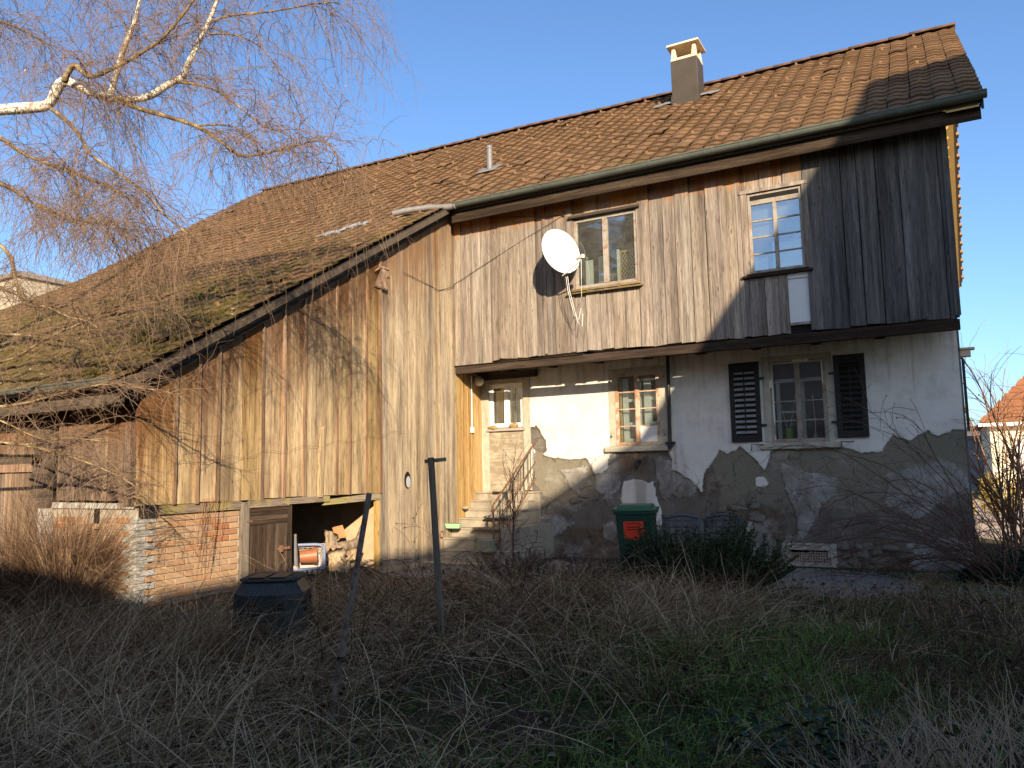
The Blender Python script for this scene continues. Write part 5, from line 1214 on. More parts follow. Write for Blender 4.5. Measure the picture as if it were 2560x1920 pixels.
MT['stump'] = wood('pale_root_wood', (.10,.066,.036), (.34,.24,.145), (.52,.40,.26), streak=2.2, vary=.25); MT['bark'] = wood('dark_bark_wood', (.09,.065,.045), (.22,.165,.115), (.36,.28,.2), streak=2.5, vary=.2)
def stump(label, loc, r, h, seed, roots, mat):
    t = thing('tree_stump', label, 'stump', loc); q = random.Random(seed); n, k = 18, 12; vs = []
    ph = [q.uniform(0,6.28) for _ in range(6)]
    for i in range(k+1):
        z = h*i/k; f = 1+.7*(1-i/k)**2.4
        for j in range(n):
            a = 2*math.pi*j/n; rr = r*f*(1+.20*math.sin(2*a+ph[0]+z*5)+.16*math.sin(3*a+ph[1]-z*9)+.12*math.sin(7*a+ph[2]+z*19)+.10*q.uniform(-1,1))
            vs.append((rr*math.cos(a), rr*math.sin(a)*.85, z+(.05*math.sin(a+ph[3])+.03*math.sin(3*a+ph[4]))*(i/k)))
    m = MB(); m.add(vs, [(i*n+j,i*n+(j+1)%n,(i+1)*n+(j+1)%n,(i+1)*n+j) for i in range(k) for j in range(n)]+[tuple(k*n+j for j in range(n))]); m.build('trunk', mat, t, True)
    for i in range(roots):
        a = q.uniform(-2.6,1.0); L = q.uniform(.12,.34); m = MB(); z0 = q.uniform(.02,h*.6)
        p = Vector((r*.7*math.cos(a), r*.7*math.sin(a), z0)); d = Vector((math.cos(a), math.sin(a), q.uniform(-.4,.7))); pts = [p]
        for s in range(4): d = (d+Vector((q.uniform(-.6,.6),q.uniform(-.6,.6),q.uniform(-.7,.3)))).normalized(); p = p+d*L/4; pts.append(p)
        m.tube(pts, [q.uniform(.02,.04)*w_ for w_ in (1.2,1,.8,.6,.3)], 7); m.build('root', mat, t, True)
    return t
stump('tall pale split stump standing behind the basket', (-8.62,-3.93,GB-.02), .11, .56, 3, 6, MT['stump'])
stump('knotted pale root stock at the front of the barn opening', (-8.42,-4.02,GB-.06), .14, .34, 5, 26, MT['stump'])
stump('dark barked log stump at the back of the root heap', (-8.70,-3.62,GB-.02), .14, .34, 8, 12, MT['bark'])
stump('tangled root stock beside the orange corner board', (-8.45,-3.58,GB-.08), .13, .34, 12, 26, MT['stump'])
t = thing('bark_log', 'curved dark log lying across the root heap with an upturned end', 'log', (-8.52,-3.62,GB+.27))
m = MB(); m.tube([(-.05,-.38,.02),(0,-.18,.05),(.03,.05,.06),(.02,.22,.12),(-.01,.30,.24),(-.01,.33,.36)],[.08,.085,.08,.065,.045,.02],10); m.build('log', MT['bark'], t, True)
t = thing('clay_tile_piece', 'broken orange clay tile leaning on the root heap', 'tile', (-8.62,-3.72,GB+.44)); m = MB(); m.hexa([(0,-.10,0),(.02,.12,0),(.05,.12,.01),(.03,-.10,.01)],[(-.08,-.08,.17),(-.06,.10,.19),(-.03,.10,.2),(-.05,-.08,.18)]); m.build('tile', plain('orange_clay',(.52,.24,.11),.9,.1,.15), t)
for i, (lab, dy, dz, c) in enumerate((('white crumpled bag beside the hatch door post',-5.12,.06,(.62,.58,.56)),('pinkish brick end lying by the grey tube',-5.10,.14,(.50,.34,.28)),('grey shard lying at the foot of the grey tube',-4.92,.03,(.36,.33,.3)))):
    o = stone_mesh('rubble_piece', .045, .035, .03, 60+i, plain('rubble_%d' % i, c, .9, .1, .2), None, (-8.36, dy+.16, GB+dz), (.4,.3,i), amp=.34); tag(o, lab, 'rubble')

# bits left on the steps
def slab(name, label, cat, loc, sx_, sy_, sz_, mat, seed, rz_=0):
    o = stone_mesh(name, sx_, sy_, sz_, seed, mat, None, loc, (0,0,rz_), amp=.10); return tag(o, label, cat)
slab('stone_slab', 'flat boat shaped stone lying on a middle step', 'stone', (-7.33,-1.02,.785), .27,.10,.035, MT['stone'], 1)
slab('stone_slab', 'thin grey stone slab on a lower step by the railing', 'stone', (-7.30,-1.53,.452), .19,.09,.02, MT['stone'], 2)
slab('round_stone', 'rounded pebble on the left end of an upper step', 'stone', (-8.13,-.80,.925), .065,.05,.03, MT['concrete'], 3)
slab('round_stone', 'flat pale stone on the top step below the infilled door', 'stone', (-7.70,-.38,1.222), .09,.06,.022, MT['concrete'], 4)
t = thing('plank_offcut', 'grey board offcut lying on a lower step', 'board', (-7.35,-1.33,.595)); part('board', MT['post'], t, (-.30,.32,-.06,.05,-.005,.022))
t = thing('concrete_block', 'square concrete block at the foot of the railing post', 'block', (-7.12,-1.80,.255)); m = MB(); m.box(-.13,.14,-.10,.10,-.005,.20); m.build('block', plain('mossy_block',(.26,.25,.17),.95,.05,.3,8,bump=.6), t, bevel=.012)
t = thing('flower_box', 'pale green plastic flower box on a step against the barn boards', 'planter', (-8.06,-1.34,.588), rad(6)); m = MB(); m.hexa([(-.13,-.045,0),(.13,-.045,0),(.13,.045,0),(-.13,.045,0)],[(-.15,-.06,.09),(.15,-.06,.09),(.15,.06,.09),(-.15,.06,.09)]); m.build('box', plain('pale_green_plastic',(.30,.48,.28),.4,.4,.06), t, bevel=.012); part('soil', MT['soot_and_dark'], t, (-.135,.135,-.05,.05,.088,.0915))
t = thing('driftwood_figure', 'bleached twisted driftwood piece tied to the handrail', 'driftwood', (-7.06,-.98,1.35)); m = MB(); m.tube([(0,.02,-.32),(.01,.0,-.15),(.0,.03,.02),(.01,-.02,.14),(.0,-.06,.26)],[.02,.03,.028,.035,.012],8); m.tube([(0,-.06,.24),(0,.02,.16),(.0,.14,.08)],[.02,.028,.012],7); m.build('wood', MT['stump'], t, True)
t = thing('iron_ring', 'small rusty iron ring fixed at the foot of the barn boards', 'ring', (-8.185,-1.52,.50)); m = MB(); m.tube([(.0,.05*math.cos(a),.06*math.sin(a)) for a in np.linspace(0,2*math.pi,16)],.009,6,False); m.build('ring', MT['iron'], t)
# potted plants on the inside of the right ground floor window
t = thing('window_vase', 'bright green vase with bare stems behind the shuttered window', 'vase', (-2.50,.22,1.97)); m = MB(); m.lathe([(.001,0),(.045,0),(.06,.08),(.055,.18),(.05,.22)],(0,0,0),16); m.build('vase', plain('lime_glaze',(.30,.55,.03),.3,.5,.05), t, True); m = MB()
for a in ((-.10,.62),(.12,.75),(.05,.4)): m.tube([(0,0,.15),(a[0]*.6,0,a[1]*.6),(a[0],0,a[1])],.006,5)
m.build('stems', MT['curtain'], t)
t = thing('house_plant', 'slender potted house plant with drooping leaves behind the shuttered window', 'plant', (-2.10,.24,1.97)); m = MB(); m.tube([(0,0,0),(.01,0,.3),(-.01,0,.75)],.008,5); m.tube([(-.04,0,0),(0,0,.2),(.04,0,0)],.007,5); m.build('stem', MT['curtain'], t); m = MB()
for i in range(14):
    a = U(0,6.28); z = U(.38,.62); p = Vector((0,0,z)); d = Vector((math.cos(a),math.sin(a)*.5,.3)); q = p+d*.12; e = q+Vector((d.x*.1,d.y*.1,-.10)); s = Vector((-d.y,d.x,0)).normalized()*.02
    m.add([p,q-s,e,q+s],[(0,1,2,3)])
m.build('leaves', plain('house_leaf',(.10,.13,.04),.6,.3), t)
# ladder hung on the far gable wall
t = thing('hung_ladder', 'dark ladder hung upright on the gable wall', 'ladder', (.12,2.05,2.1)); m = MB(); m.box(-.045,-.02,-.2,-.16,0,1.25); m.build('rail', MT['black_iron'], t); m = MB(); m.box(-.012,.013,.22,.26,0,1.25); m.build('rail', MT['black_iron'], t)
for i in range(9): part('rung', MT['black_iron'], t, (-.035,-.005,-.16,.22,.06+i*.14,.085+i*.14))
t = thing('gable_lamp', 'small pale lantern fixed to the gable corner', 'lamp', (.10,1.4,3.35)); part('lamp_body', MT['chimney_cap'], t, (-.08,.10,-.08,.08,-.06,.05)); part('lamp_roof', MT['chimney_cap'], t, (-.09,.16,-.11,.11,.05,.08))
# ---------------------------------------------------------------- grass, weeds, shrubs
def blade_mat(name, stops, rough=.8, trans=0):
    g = G(name, rough, .15); a = g.attr('rnd'); n = g.noise(g.pos(), 2.0, 3)
    return g.done(g.ramp(g.math('ADD', g.math('MULTIPLY', a, .75), g.math('MULTIPLY', g.math('SUBTRACT', n, .35), .5)), stops))
def blades(B, L, t0, t1, az, w, K=6, kink=.25, sagz=None):
    """arching blades: base (N,3), length, first tilt, added tilt, azimuth, width"""
    N = len(B); ph = np.zeros((N,K)); ph[:,0] = t0
    s = np.linspace(0,1,K)
    ph = t0[:,None]+t1[:,None]*s[None]**1.3
    kk = rng.integers(1, K, N); kd = np.where(rng.random(N) < kink, rng.uniform(-.3,1.5,N), 0)
    ph += (np.arange(K)[None] >= kk[:,None])*kd[:,None]
    azk = az[:,None]+np.cumsum(rng.normal(size=(N,K))*.10, 1)
    seg = (L/(K-1))[:,None]
    d = np.stack([np.sin(ph)*np.cos(azk), np.sin(ph)*np.sin(azk), np.cos(ph)], -1)*seg[...,None]
    P = np.concatenate([B[:,None,:], B[:,None,:]+np.cumsum(d[:,:-1],1)], 1)
    fl = gz(P[:,:,0], P[:,:,1])+.012+rng.uniform(0,.05,(N,1))
    P[:,1:,2] = np.maximum(P[:,1:,2], fl[:,1:])
    Wd = w[:,None]*(1-.85*s[None]**2.2)
    side = np.stack([-np.sin(az), np.cos(az), rng.normal(size=N)*.5], 1); side /= np.linalg.norm(side,axis=1,keepdims=True)
    V, F = ribbons(P, Wd, side)
    return V, F, np.repeat(rng.random(N), K*2)
def merge(parts):
    V = []; F = []; R = []; o = 0
    for v, f, r in parts: V.append(v); F.append(f+o); R.append(r); o += len(v)
    return np.concatenate(V), np.concatenate(F), np.concatenate(R)
def onground(x, y): return np.stack([x, y, gz(x, y)-.01], 1)
def free(x, y):                               # keep the walls, steps and barn floor clear
    return ~(((x < -8.0) & (y > -7.35)) | ((x < -7.2) & (y > -5.6) & (y < -3.0)) | (y > -.15) | ((x < -6.6) & (y > -2.3)))
def scatter(n, x0, x1, y0, y1, dens=None):
    x = rng.uniform(x0,x1,n*2); y = rng.uniform(y0,y1,n*2); k = free(x, y)
    if dens is not None: k &= rng.random(n*2) < dens(x, y)
    return x[k][:n], y[k][:n]
# tall dry grass in clumps
def dry(n, x0, x1, y0, y1, dens, Lr, wr, tilt=(.1,.95), bend=(.4,1.7), clump=.55, seed=0):
    x, y = scatter(n, x0, x1, y0, y1, dens); N = len(x)
    flow = vnoise(x*.35+4, y*.35, 31, 2)*5.0; az = flow+rng.normal(size=N)*clump*1.6
    return blades(onground(x, y), rng.uniform(*Lr,N)*(.75+.5*rng.random(N)), rng.uniform(*tilt,N), rng.uniform(*bend,N), az, rng.uniform(*wr,N))
dn_w = lambda x, y: np.clip(sstep(-x, .9, 3.4)*(.55+.9*vnoise(x*.8, y*.8, 41, 3)+.25), .0, 1)*(1-.75*sstep(y,-4.6,-3.0))
def tufts(nt, nb, x0, x1, y0, y1, dens, Lr, wr, lean, bend, sp=.07, fan=.9):
    """tufts: blades rising together from one crown and flopping mostly one way"""
    x, y = scatter(nt, x0, x1, y0, y1, dens); n = len(x); k = rng.integers(nb//2, nb*2, n); i = np.repeat(np.arange(n), k); N = len(i)
    az0 = vnoise(x*.35+4, y*.35, 31, 2)*5.0+rng.normal(size=n)*.7; s0 = rng.uniform(.7,1.25,n)
    X = x[i]+rng.normal(size=N)*sp; Yv = y[i]+rng.normal(size=N)*sp
    V, F, R = blades(onground(X, Yv), rng.uniform(*Lr,N)*s0[i], np.abs(rng.uniform(*lean,N)), rng.uniform(*bend,N), az0[i]+rng.normal(size=N)*fan, rng.uniform(*wr,N))
    R = np.clip(np.repeat(rng.random(n)[i]*.55, 12)+R*.5, 0, 1); return V, F, R
dk = lambda x, y: np.clip(sstep(-x, 1.6, 3.2)*(.78+.9*vnoise(x*.55, y*.55, 41, 2)), .0, 1)*(1-.8*sstep(y,-4.2,-2.8))
parts_ = [tufts(1050,13,-12,-.4,-12.2,-3.0,dk,(.28,.65),(.004,.008),(.35,1.25),(.4,1.3),.09,1.4), tufts(430,13,-11,-1.0,-11.8,-4.2,dk,(.55,1.05),(.005,.009),(.5,1.2),(.5,1.1),.10,1.2),
          dry(13000,-12,-.6,-12,-3.6,dk,(.3,.85),(.004,.008),(1.15,1.5),(-.1,.35),2.5), tufts(230,16,-9,-5.6,-9.4,-7.9,None,(.4,.85),(.004,.008),(.3,1.1),(.5,1.3),.09,1.2),
          dry(8000,-6.8,.9,-5.2,-2.4,lambda x,y: .35+.5*vnoise(x,y,8,2),(.10,.36),(.002,.005),(.3,1.1)), tufts(120,12,-3,1.4,-10,-4,None,(.2,.45),(.003,.006),(.4,1.2),(.4,1.2)), tufts(130,20,-.9,1.6,-3.4,-.7,None,(.12,.34),(.003,.006),(.4,1.2),(.4,1.2),.12,2.0)]
V, F, R = merge(parts_)
MT['dry'] = blade_mat('dry_grass', [(.0,(.062,.036,.018)),(.28,(.155,.095,.048)),(.5,(.31,.205,.107)),(.72,(.50,.355,.20)),(1.,(.68,.52,.32))])
tag(link('dry_grass', np_mesh('dry_grass', V, F, MT['dry'], attrs={'rnd': R})), 'tall tangled dry grass covering the front of the garden', 'dry grass', kind='stuff')
parts_ = [dry(26000,-12.5,1.0,-12,-2.4,None,(.08,.26),(.003,.006),(.2,1.3),(.2,1.2)), dry(9000,-3.5,2.0,-8,-2.8,lambda x, y: .2+.8*sstep(x,-1.6,-.4),(.10,.40),(.003,.006),(.2,1.3),(.3,1.3),2.5)]
V, F, R = merge(parts_)
tag(link('grass_litter', np_mesh('grass_litter', V, F, blade_mat('brown_litter', [(0,(.045,.024,.011)),(.5,(.11,.060,.029)),(1,(.22,.13,.066))]), attrs={'rnd': R})), 'low brown grass litter matted over the soil', 'litter', kind='stuff')
gd = lambda x, y: np.clip(sstep(x,-4.2,-2.6)*(1-.8*sstep(x,-1.3,-.3)*sstep(y,-9.0,-7.0))*(.55+1.3*vnoise(x*1.1, y*1.1, 51, 3)), .03, 1)
parts_ = [dry(34000,-6.5,2.2,-11.8,-3.4,gd,(.06,.20),(.003,.0065),(.5,1.45),(.2,.9),2.5), dry(9000,-4.5,.5,-11.8,-4.5,gd,(.10,.24),(.003,.006),(.1,.9),(.3,1.3),2.0), dry(5000,-11,-6,-12,-9,lambda x,y: .5+vnoise(x,y,9,2),(.08,.2),(.003,.006)), dry(2500,-3.2,2.2,-3.6,-.4,lambda x, y: .15+.85*sstep(x,-1.0,-.2),(.06,.2),(.003,.006),(.3,1.3),(.3,1.2),2.0)]
V, F, R = merge(parts_)
MT['green'] = blade_mat('green_grass', [(0,(.040,.070,.012)),(.4,(.12,.20,.028)),(.72,(.21,.27,.055)),(1,(.46,.39,.16))], .6)
tag(link('green_grass', np_mesh('green_grass', V, F, MT['green'], attrs={'rnd': R})), 'short green grass on the shaded lawn to the right', 'grass', kind='stuff')

def leaves(P, size, tilt=.8, fold=.25):
    """pointed leaves: 6-vertex blade bent along its midrib"""
    N = len(P); az = rng.uniform(0,2*np.pi,N); d = np.stack([np.cos(az),np.sin(az),rng.normal(size=N)*tilt],1); d /= np.linalg.norm(d,axis=1,keepdims=True)
    up = np.stack([rng.normal(size=N)*.5,rng.normal(size=N)*.5,np.ones(N)],1); s = np.cross(d,up); s /= np.linalg.norm(s,axis=1,keepdims=True); nn = np.cross(s,d)
    S = size[:,None]; z = nn*S*fold
    pts = [P, P+d*S*.35+s*S*.30+z*.3, P+d*S*.7+s*S*.25+z*.2, P+d*S-z*.6, P+d*S*.7-s*S*.25+z*.2, P+d*S*.35-s*S*.30+z*.3]
    V = np.stack(pts,1).reshape(-1,3); b = (np.arange(N)*6)[:,None]
    F = np.concatenate([b+np.array([[0,1,2,3]]), b+np.array([[0,3,4,5]])]); return V, F, np.repeat(rng.random(N),6)
x, y = scatter(6500,-5.5,1.8,-11.5,-2.6,gd); V, F, R = leaves(np.stack([x,y,gz(x,y)+rng.uniform(.01,.08,len(x))],1), rng.uniform(.02,.05,len(x)), .5)
tag(link('ground_ivy', np_mesh('ground_ivy', V, F, blade_mat('ground_ivy_leaf', [(0,(.015,.032,.013)),(.6,(.042,.075,.026)),(1,(.085,.12,.042))], .5), attrs={'rnd': R})), 'dark low ground ivy leaves among the lawn grass', 'ground ivy', kind='stuff')
x, y = scatter(3200,-11,1.8,-11.5,-1.5); V, F, R = leaves(np.stack([x,y,gz(x,y)+rng.uniform(.02,.06,len(x))],1), rng.uniform(.035,.085,len(x)), .3, .6)
tag(link('fallen_leaves', np_mesh('fallen_leaves', V, F, blade_mat('fallen_leaf', [(0,(.06,.035,.02)),(.6,(.15,.095,.06)),(1,(.27,.21,.16))]), attrs={'rnd': R})), 'curled brown fallen leaves lying in the grass', 'fallen leaves', kind='stuff')

# fountain grass tussocks before the brick corner
MT['tussock'] = blade_mat('fountain_grass', [(0,(.07,.040,.024)),(.4,(.16,.095,.058)),(.75,(.28,.18,.11)),(1,(.48,.36,.24))])
for lab, (X, Y), n, h in (('large russet fountain grass clump in front of the white brick pier', (-8.75,-8.0), 1700, 1.55), ('russet fountain grass clump standing before the barn doors', (-9.35,-8.25), 1500, 1.55), ('smaller russet grass clump at the foot of the brick front', (-8.35,-8.3), 600, .95)):
    t = thing('fountain_grass', lab, 'ornamental grass', (X, Y, float(gz(X,Y))), group='fountain grass clumps')
    a = rng.uniform(0,6.28,n); r = .26*np.sqrt(rng.random(n)); B = np.stack([X+r*np.cos(a), Y+r*np.sin(a)*.8, gz(X+r*np.cos(a),Y+r*np.sin(a))-.01],1)
    V, F, R = blades(B, rng.uniform(.55,1.2,n)*h, rng.uniform(.02,.45,n), rng.uniform(.4,2.3,n)**1.1, a+rng.normal(size=n)*.5, rng.uniform(.004,.008,n), 8, .15)
    V -= np.array(t.location); link('blades', np_mesh('blades', V, F, MT['tussock'], attrs={'rnd': R}), t, kind='stuff')
    m = MB(); m.lathe([(.001,.12),(.14,.10),(.24,.04),(.27,-.03)],(0,0,0),14); m.build('crown', MT['bark'], t, True)

# evergreen shrub hiding the chairs
MT['needle'] = blade_mat('evergreen_needle', [(0,(.012,.024,.010)),(.5,(.030,.052,.020)),(1,(.07,.095,.036))], .6)
def needles_shrub(name, label, cx, cy, rx, ry, hf, ns, nn, leaf, cat='shrub', mat=None, stemmat=None, droop=.12, group=None):
    z0 = float(gz(cx,cy)); t = thing(name, label, cat, (cx,cy,z0), group=group)
    a = rng.uniform(0,6.28,ns); r = np.sqrt(rng.random(ns)); bx, by = rx*r*np.cos(a), ry*r*np.sin(a)
    H = hf(bx, by)*rng.uniform(.6,1.05,ns); lean = rng.normal(size=(ns,2))*.10+np.stack([bx,by],1)*.25
    s = np.linspace(0,1,7)[None,:,None]
    top = np.stack([bx+lean[:,0], by+lean[:,1], H],1); base = np.stack([bx*.55,by*.55,np.zeros(ns)-.02],1)
    mid = (base+top)/2+np.stack([bx*.25,by*.25,H*.05],1)
    P = base[:,None]*(1-s)**2+2*mid[:,None]*s*(1-s)+top[:,None]*s**2
    V, F = strands(P, np.linspace(.006,.002,7)[None].repeat(ns,0), 4); link('stems', np_mesh('stems', V, F, stemmat or MT['bark']), t, kind='stuff')
    tt = rng.uniform(.18,1,(ns,nn))**.8; i0 = np.clip((tt*6).astype(int),0,5); fr = tt*6-i0; ii = np.arange(ns)[:,None]
    Q = P[ii,i0]*(1-fr[...,None])+P[ii,i0+1]*fr[...,None]; Q = Q.reshape(-1,3); n = len(Q)
    az = rng.uniform(0,6.28,n); d = np.stack([np.cos(az),np.sin(az),rng.uniform(.2,1.3,n)],1); d /= np.linalg.norm(d,axis=1,keepdims=True)
    L = rng.uniform(*leaf,n)[:,None]; Pn = np.stack([Q, Q+d*L*.55, Q+d*L-np.array([0,0,1])*L*droop],1)
    sd = np.cross(d, rng.normal(size=(n,3))); sd /= np.linalg.norm(sd,axis=1,keepdims=True)
    V, F = ribbons(Pn, np.array([[.7,1,.2]])*L*.17, sd); link('foliage', np_mesh('foliage', V, F, mat or MT['needle'], attrs={'rnd': np.repeat(rng.random(n),6)}), t, kind='stuff')
    return t
needles_shrub('evergreen_shrub', 'dark feathery evergreen shrub growing in front of the plastic chairs', -3.05,-3.35, .80,.42, lambda x, y: (.66+.14*np.cos(x*2.6)+.30*np.exp(-((x-.40)/.16)**2)+.18*np.exp(-((x+.5)/.2)**2))*rng.uniform(.55,1.12,x.shape), 300, 170, (.025,.065))
needles_shrub('evergreen_shrub', 'narrow spiky evergreen shoots beside the cellar vent', -2.50,-2.75, .34,.25, lambda x, y: .55+.22*np.sin(x*9), 34, 150, (.02,.045))
# sedge and weeds by the bin
needles_shrub('weed_clump', 'leafy dark weeds growing at the foot of the green bin', -4.05,-3.25, .45,.3, lambda x, y: .35+x*0, 40, 40, (.03,.06), cat='weeds')
needles_shrub('heath_clump', 'greyish heather clump with dry tips beside the bin', -4.9,-3.4, .6,.35, lambda x, y: .36+x*0, 90, 60, (.02,.045), cat='heather', mat=blade_mat('grey_heather',[(0,(.045,.036,.034)),(.6,(.12,.10,.09)),(1,(.22,.18,.15))]))
needles_shrub('heath_clump', 'low russet heather clump below the stone steps', -5.9,-3.1, .6,.4, lambda x, y: .40+x*0, 90, 60, (.02,.05), cat='heather', mat=blade_mat('russet_heather',[(0,(.05,.026,.02)),(.6,(.13,.075,.055)),(1,(.22,.15,.11))]))

# canes: brambles and roses
def canes(n, base, spread, dirs, Lr, K=12, grav=.16, wob=.10, r0=.006, seed=1):
    r = np.random.default_rng(seed); B = base+r.normal(size=(n,3))*spread; B[:,2] = gz(B[:,0],B[:,1])-.02
    d = dirs(r, n); d /= np.linalg.norm(d,axis=1,keepdims=True); L = r.uniform(*Lr,n); P = [B]; p = B
    for k in range(K-1):
        p = p+d*(L/(K-1))[:,None]; P.append(p); d = d+np.array([0,0,-1])*grav+r.normal(size=(n,3))*wob; d /= np.linalg.norm(d,axis=1,keepdims=True)
    P = np.stack(P,1); fl = gz(P[:,:,0],P[:,:,1])+.02; P[:,1:,2] = np.maximum(P[:,1:,2], fl[:,1:])
    R = r0*(1-.72*np.linspace(0,1,K))[None]*r.uniform(.6,1.2,(n,1)); return P, R
def side_twigs(P, R, per, Lr, r, K=6, grav=.12, up=.2):
    n, k, _ = P.shape; i = r.integers(0,n,n*per); t = r.uniform(.2,.97,n*per)*(k-1); j = np.clip(t.astype(int),0,k-2); f = (t-j)[:,None]
    B = P[i,j]*(1-f)+P[i,j+1]*f; T = P[i,j+1]-P[i,j]; T /= np.linalg.norm(T,axis=1,keepdims=True)+1e-9
    d = T*.8+r.normal(size=T.shape)*.6+np.array([0,0,up]); d /= np.linalg.norm(d,axis=1,keepdims=True); L = r.uniform(*Lr,len(B)); Q = [B]; p = B
    for q in range(K-1):
        p = p+d*(L/(K-1))[:,None]; Q.append(p); d = d+np.array([0,0,-1])*grav+r.normal(size=d.shape)*.12; d /= np.linalg.norm(d,axis=1,keepdims=True)
    return np.stack(Q,1), (R[i,j]*.55)[:,None]*(1-.7*np.linspace(0,1,K))[None]
def cane_thing(name, label, cat, base, spread, dirs, n, Lr, mat, per, tw, hips, seed, grav=.16, r0=.006, leafn=0, leafmat=None):
    t = thing(name, label, cat, (base[0],base[1],float(gz(base[0],base[1])))); off = np.array(t.location); r = np.random.default_rng(seed+50)
    P, R = canes(n, np.array(base), spread, dirs, Lr, grav=grav, r0=r0, seed=seed); V, F = strands(P-off, R, 5); link('canes', np_mesh('canes', V, F, mat, True), t, kind='stuff')
    Q, S = side_twigs(P, R, per, tw, r); V, F = strands(Q-off, np.maximum(S,.0030), 3); link('twigs', np_mesh('twigs', V, F, mat), t, kind='stuff')
    th, th2 = side_twigs(P, R, 16, (.010,.018), r, 2, 0, -.2); V, F = strands(th-off, np.concatenate([np.full((len(th),1),.0022), np.full((len(th),1),.0004)],1), 3); link('thorns', np_mesh('thorns', V, F, mat), t, kind='stuff')
    if hips:
        e = Q[r.integers(0,len(Q),hips),-1]-off; m = MB(); m.lathe([(.001,-.011),(.006,-.008),(.0085,0),(.006,.008),(.002,.012)],(0,0,0),8); h = m.build('rose_hip', MT['hip'], t, True, tuple(e[0]))
        for p in e[1:]: link('rose_hip', h.data, t, tuple(p), (U(-.6,.6)+3.1,U(-.6,.6),0))
    if leafn:
        q = Q.reshape(-1,3); q = q[r.integers(0,len(q),leafn)]-off; V, F, RR = leaves(q, r.uniform(.02,.045,leafn), .7); link('leaves', np_mesh('leaves', V, F, leafmat or MT['ivy'], attrs={'rnd': RR}), t, kind='stuff')
    return t
MT['hip'] = plain('rose_hip_skin', (.26,.018,.014), .35, .5, .2, 30); MT['ivy'] = blade_mat('ivy_leaf', [(0,(.008,.020,.010)),(.6,(.022,.042,.020)),(1,(.05,.075,.035))], .45)
MT['cane'] = plain('brown_rose_cane', (.11,.062,.042), .8, .2, .35, 30); MT['cane_lit'] = plain('lit_rose_cane', (.27,.145,.085), .8, .2, .35, 30); MT['bramble'] = plain('dark_bramble_cane', (.065,.034,.03), .8, .2, .35, 30)  # the lit copy carries sunlight in its colour, the brown one does not
dl = lambda sx_, sy_, uz: (lambda r, n: np.stack([sx_+r.normal(size=n)*.45, sy_+r.normal(size=n)*.35, uz+r.normal(size=n)*.3],1))
cane_thing('rose_bush', 'arching bare rose bush with red hips across the right of the plaster wall', 'rose bush', (.35,-1.5,0), .16, dl(-.75,.05,1.1), 40, (1.6,4.0), MT['cane'], 14, (.2,.75), 130, 5, grav=.155, r0=.010, leafn=40)
cane_thing('rose_bush', 'upright thorny rose canes in the sun beyond the house corner', 'rose bush', (.85,2.6,0), .2, dl(-.02,.0,2.2), 40, (2.2,4.6), MT['cane_lit'], 14, (.25,1.0), 50, 9, grav=.095, r0=.021, leafn=40)
cane_thing('rose_bush', 'low thicket of thorny canes below the upright rose', 'rose bush', (.75,.4,0), .35, dl(-.2,-.1,.9), 26, (.7,1.7), MT['cane'], 8, (.15,.5), 30, 10, grav=.25, leafn=90)
cane_thing('bramble', 'dark arching bramble canes below the steps', 'bramble', (-6.1,-3.6,0), .5, dl(.3,-.1,.9), 26, (.8,1.7), MT['bramble'], 5, (.1,.4), 0, 11, grav=.27, r0=.005, leafn=150)
cane_thing('bramble', 'bramble canes arching by the leaning steel pole', 'bramble', (-5.0,-5.2,0), .6, dl(0,.1,.7), 22, (.7,1.5), MT['bramble'], 5, (.1,.35), 0, 12, grav=.27, r0=.005, leafn=160)
cane_thing('bramble', 'leafy bramble in the dead stalks at the lawn edge', 'bramble', (-.9,-8.7,0), .22, dl(-.3,.1,.5), 14, (.4,.9), MT['bramble'], 3, (.1,.3), 0, 13, grav=.25, r0=.004, leafn=10)
x = rng.normal(size=170)*.22-1.05; y = rng.normal(size=170)*.22-8.75; V, F, R = leaves(np.stack([x,y,gz(x,y)+rng.uniform(.06,.28,170)],1), rng.uniform(.05,.085,170), .35)
t = thing('ivy_patch', 'broad dark leaves spreading at the foot of the dead stalks', 'leafy plant', (-1.05,-8.75,0)); V -= np.array(t.location); link('leaves', np_mesh('leaves', V, F, MT['ivy'], attrs={'rnd': R}), t, kind='stuff')
n = 5200; a = rng.uniform(0,6.28,n); r = np.sqrt(rng.random(n)); x = .75+1.0*r*np.cos(a); y = -1.1+.75*r*np.sin(a); h = .62*(1-r**2*.7)*(.75+.3*vnoise(x*3,y*3,3,2)); V, F, R = leaves(np.stack([x,y,h*rng.random(n)**.4],1), rng.uniform(.03,.065,n), .6)
t = thing('ivy_bush', 'dense dark ivy mound at the right corner of the house', 'ivy', (.75,-1.1,0)); V -= np.array(t.location); link('leaves', np_mesh('leaves', V, F, MT['ivy'], attrs={'rnd': R}), t, kind='stuff')
P, R_s = canes(40, np.array((.75,-1.1,0)), .4, dl(0,0,1), (.3,.7), seed=4); V, F = strands(P-np.array(t.location), R_s, 4); link('stems', np_mesh('stems', V, F, MT['bark']), t, kind='stuff')
cane_thing('bramble', 'low dark bramble tangle between the lawn and the ivy mound', 'bramble', (.35,-4.6,0), .6, dl(-.2,0,.6), 40, (.5,1.3), MT['bramble'], 6, (.1,.35), 0, 15, grav=.28, r0=.005, leafn=420)
cane_thing('bramble', 'brown bramble tangle at the right of the lawn', 'bramble', (.3,-6.6,0), .45, dl(-.2,0,.5), 30, (.4,1.0), MT['bramble'], 6, (.1,.3), 0, 16, grav=.28, r0=.004, leafn=260)
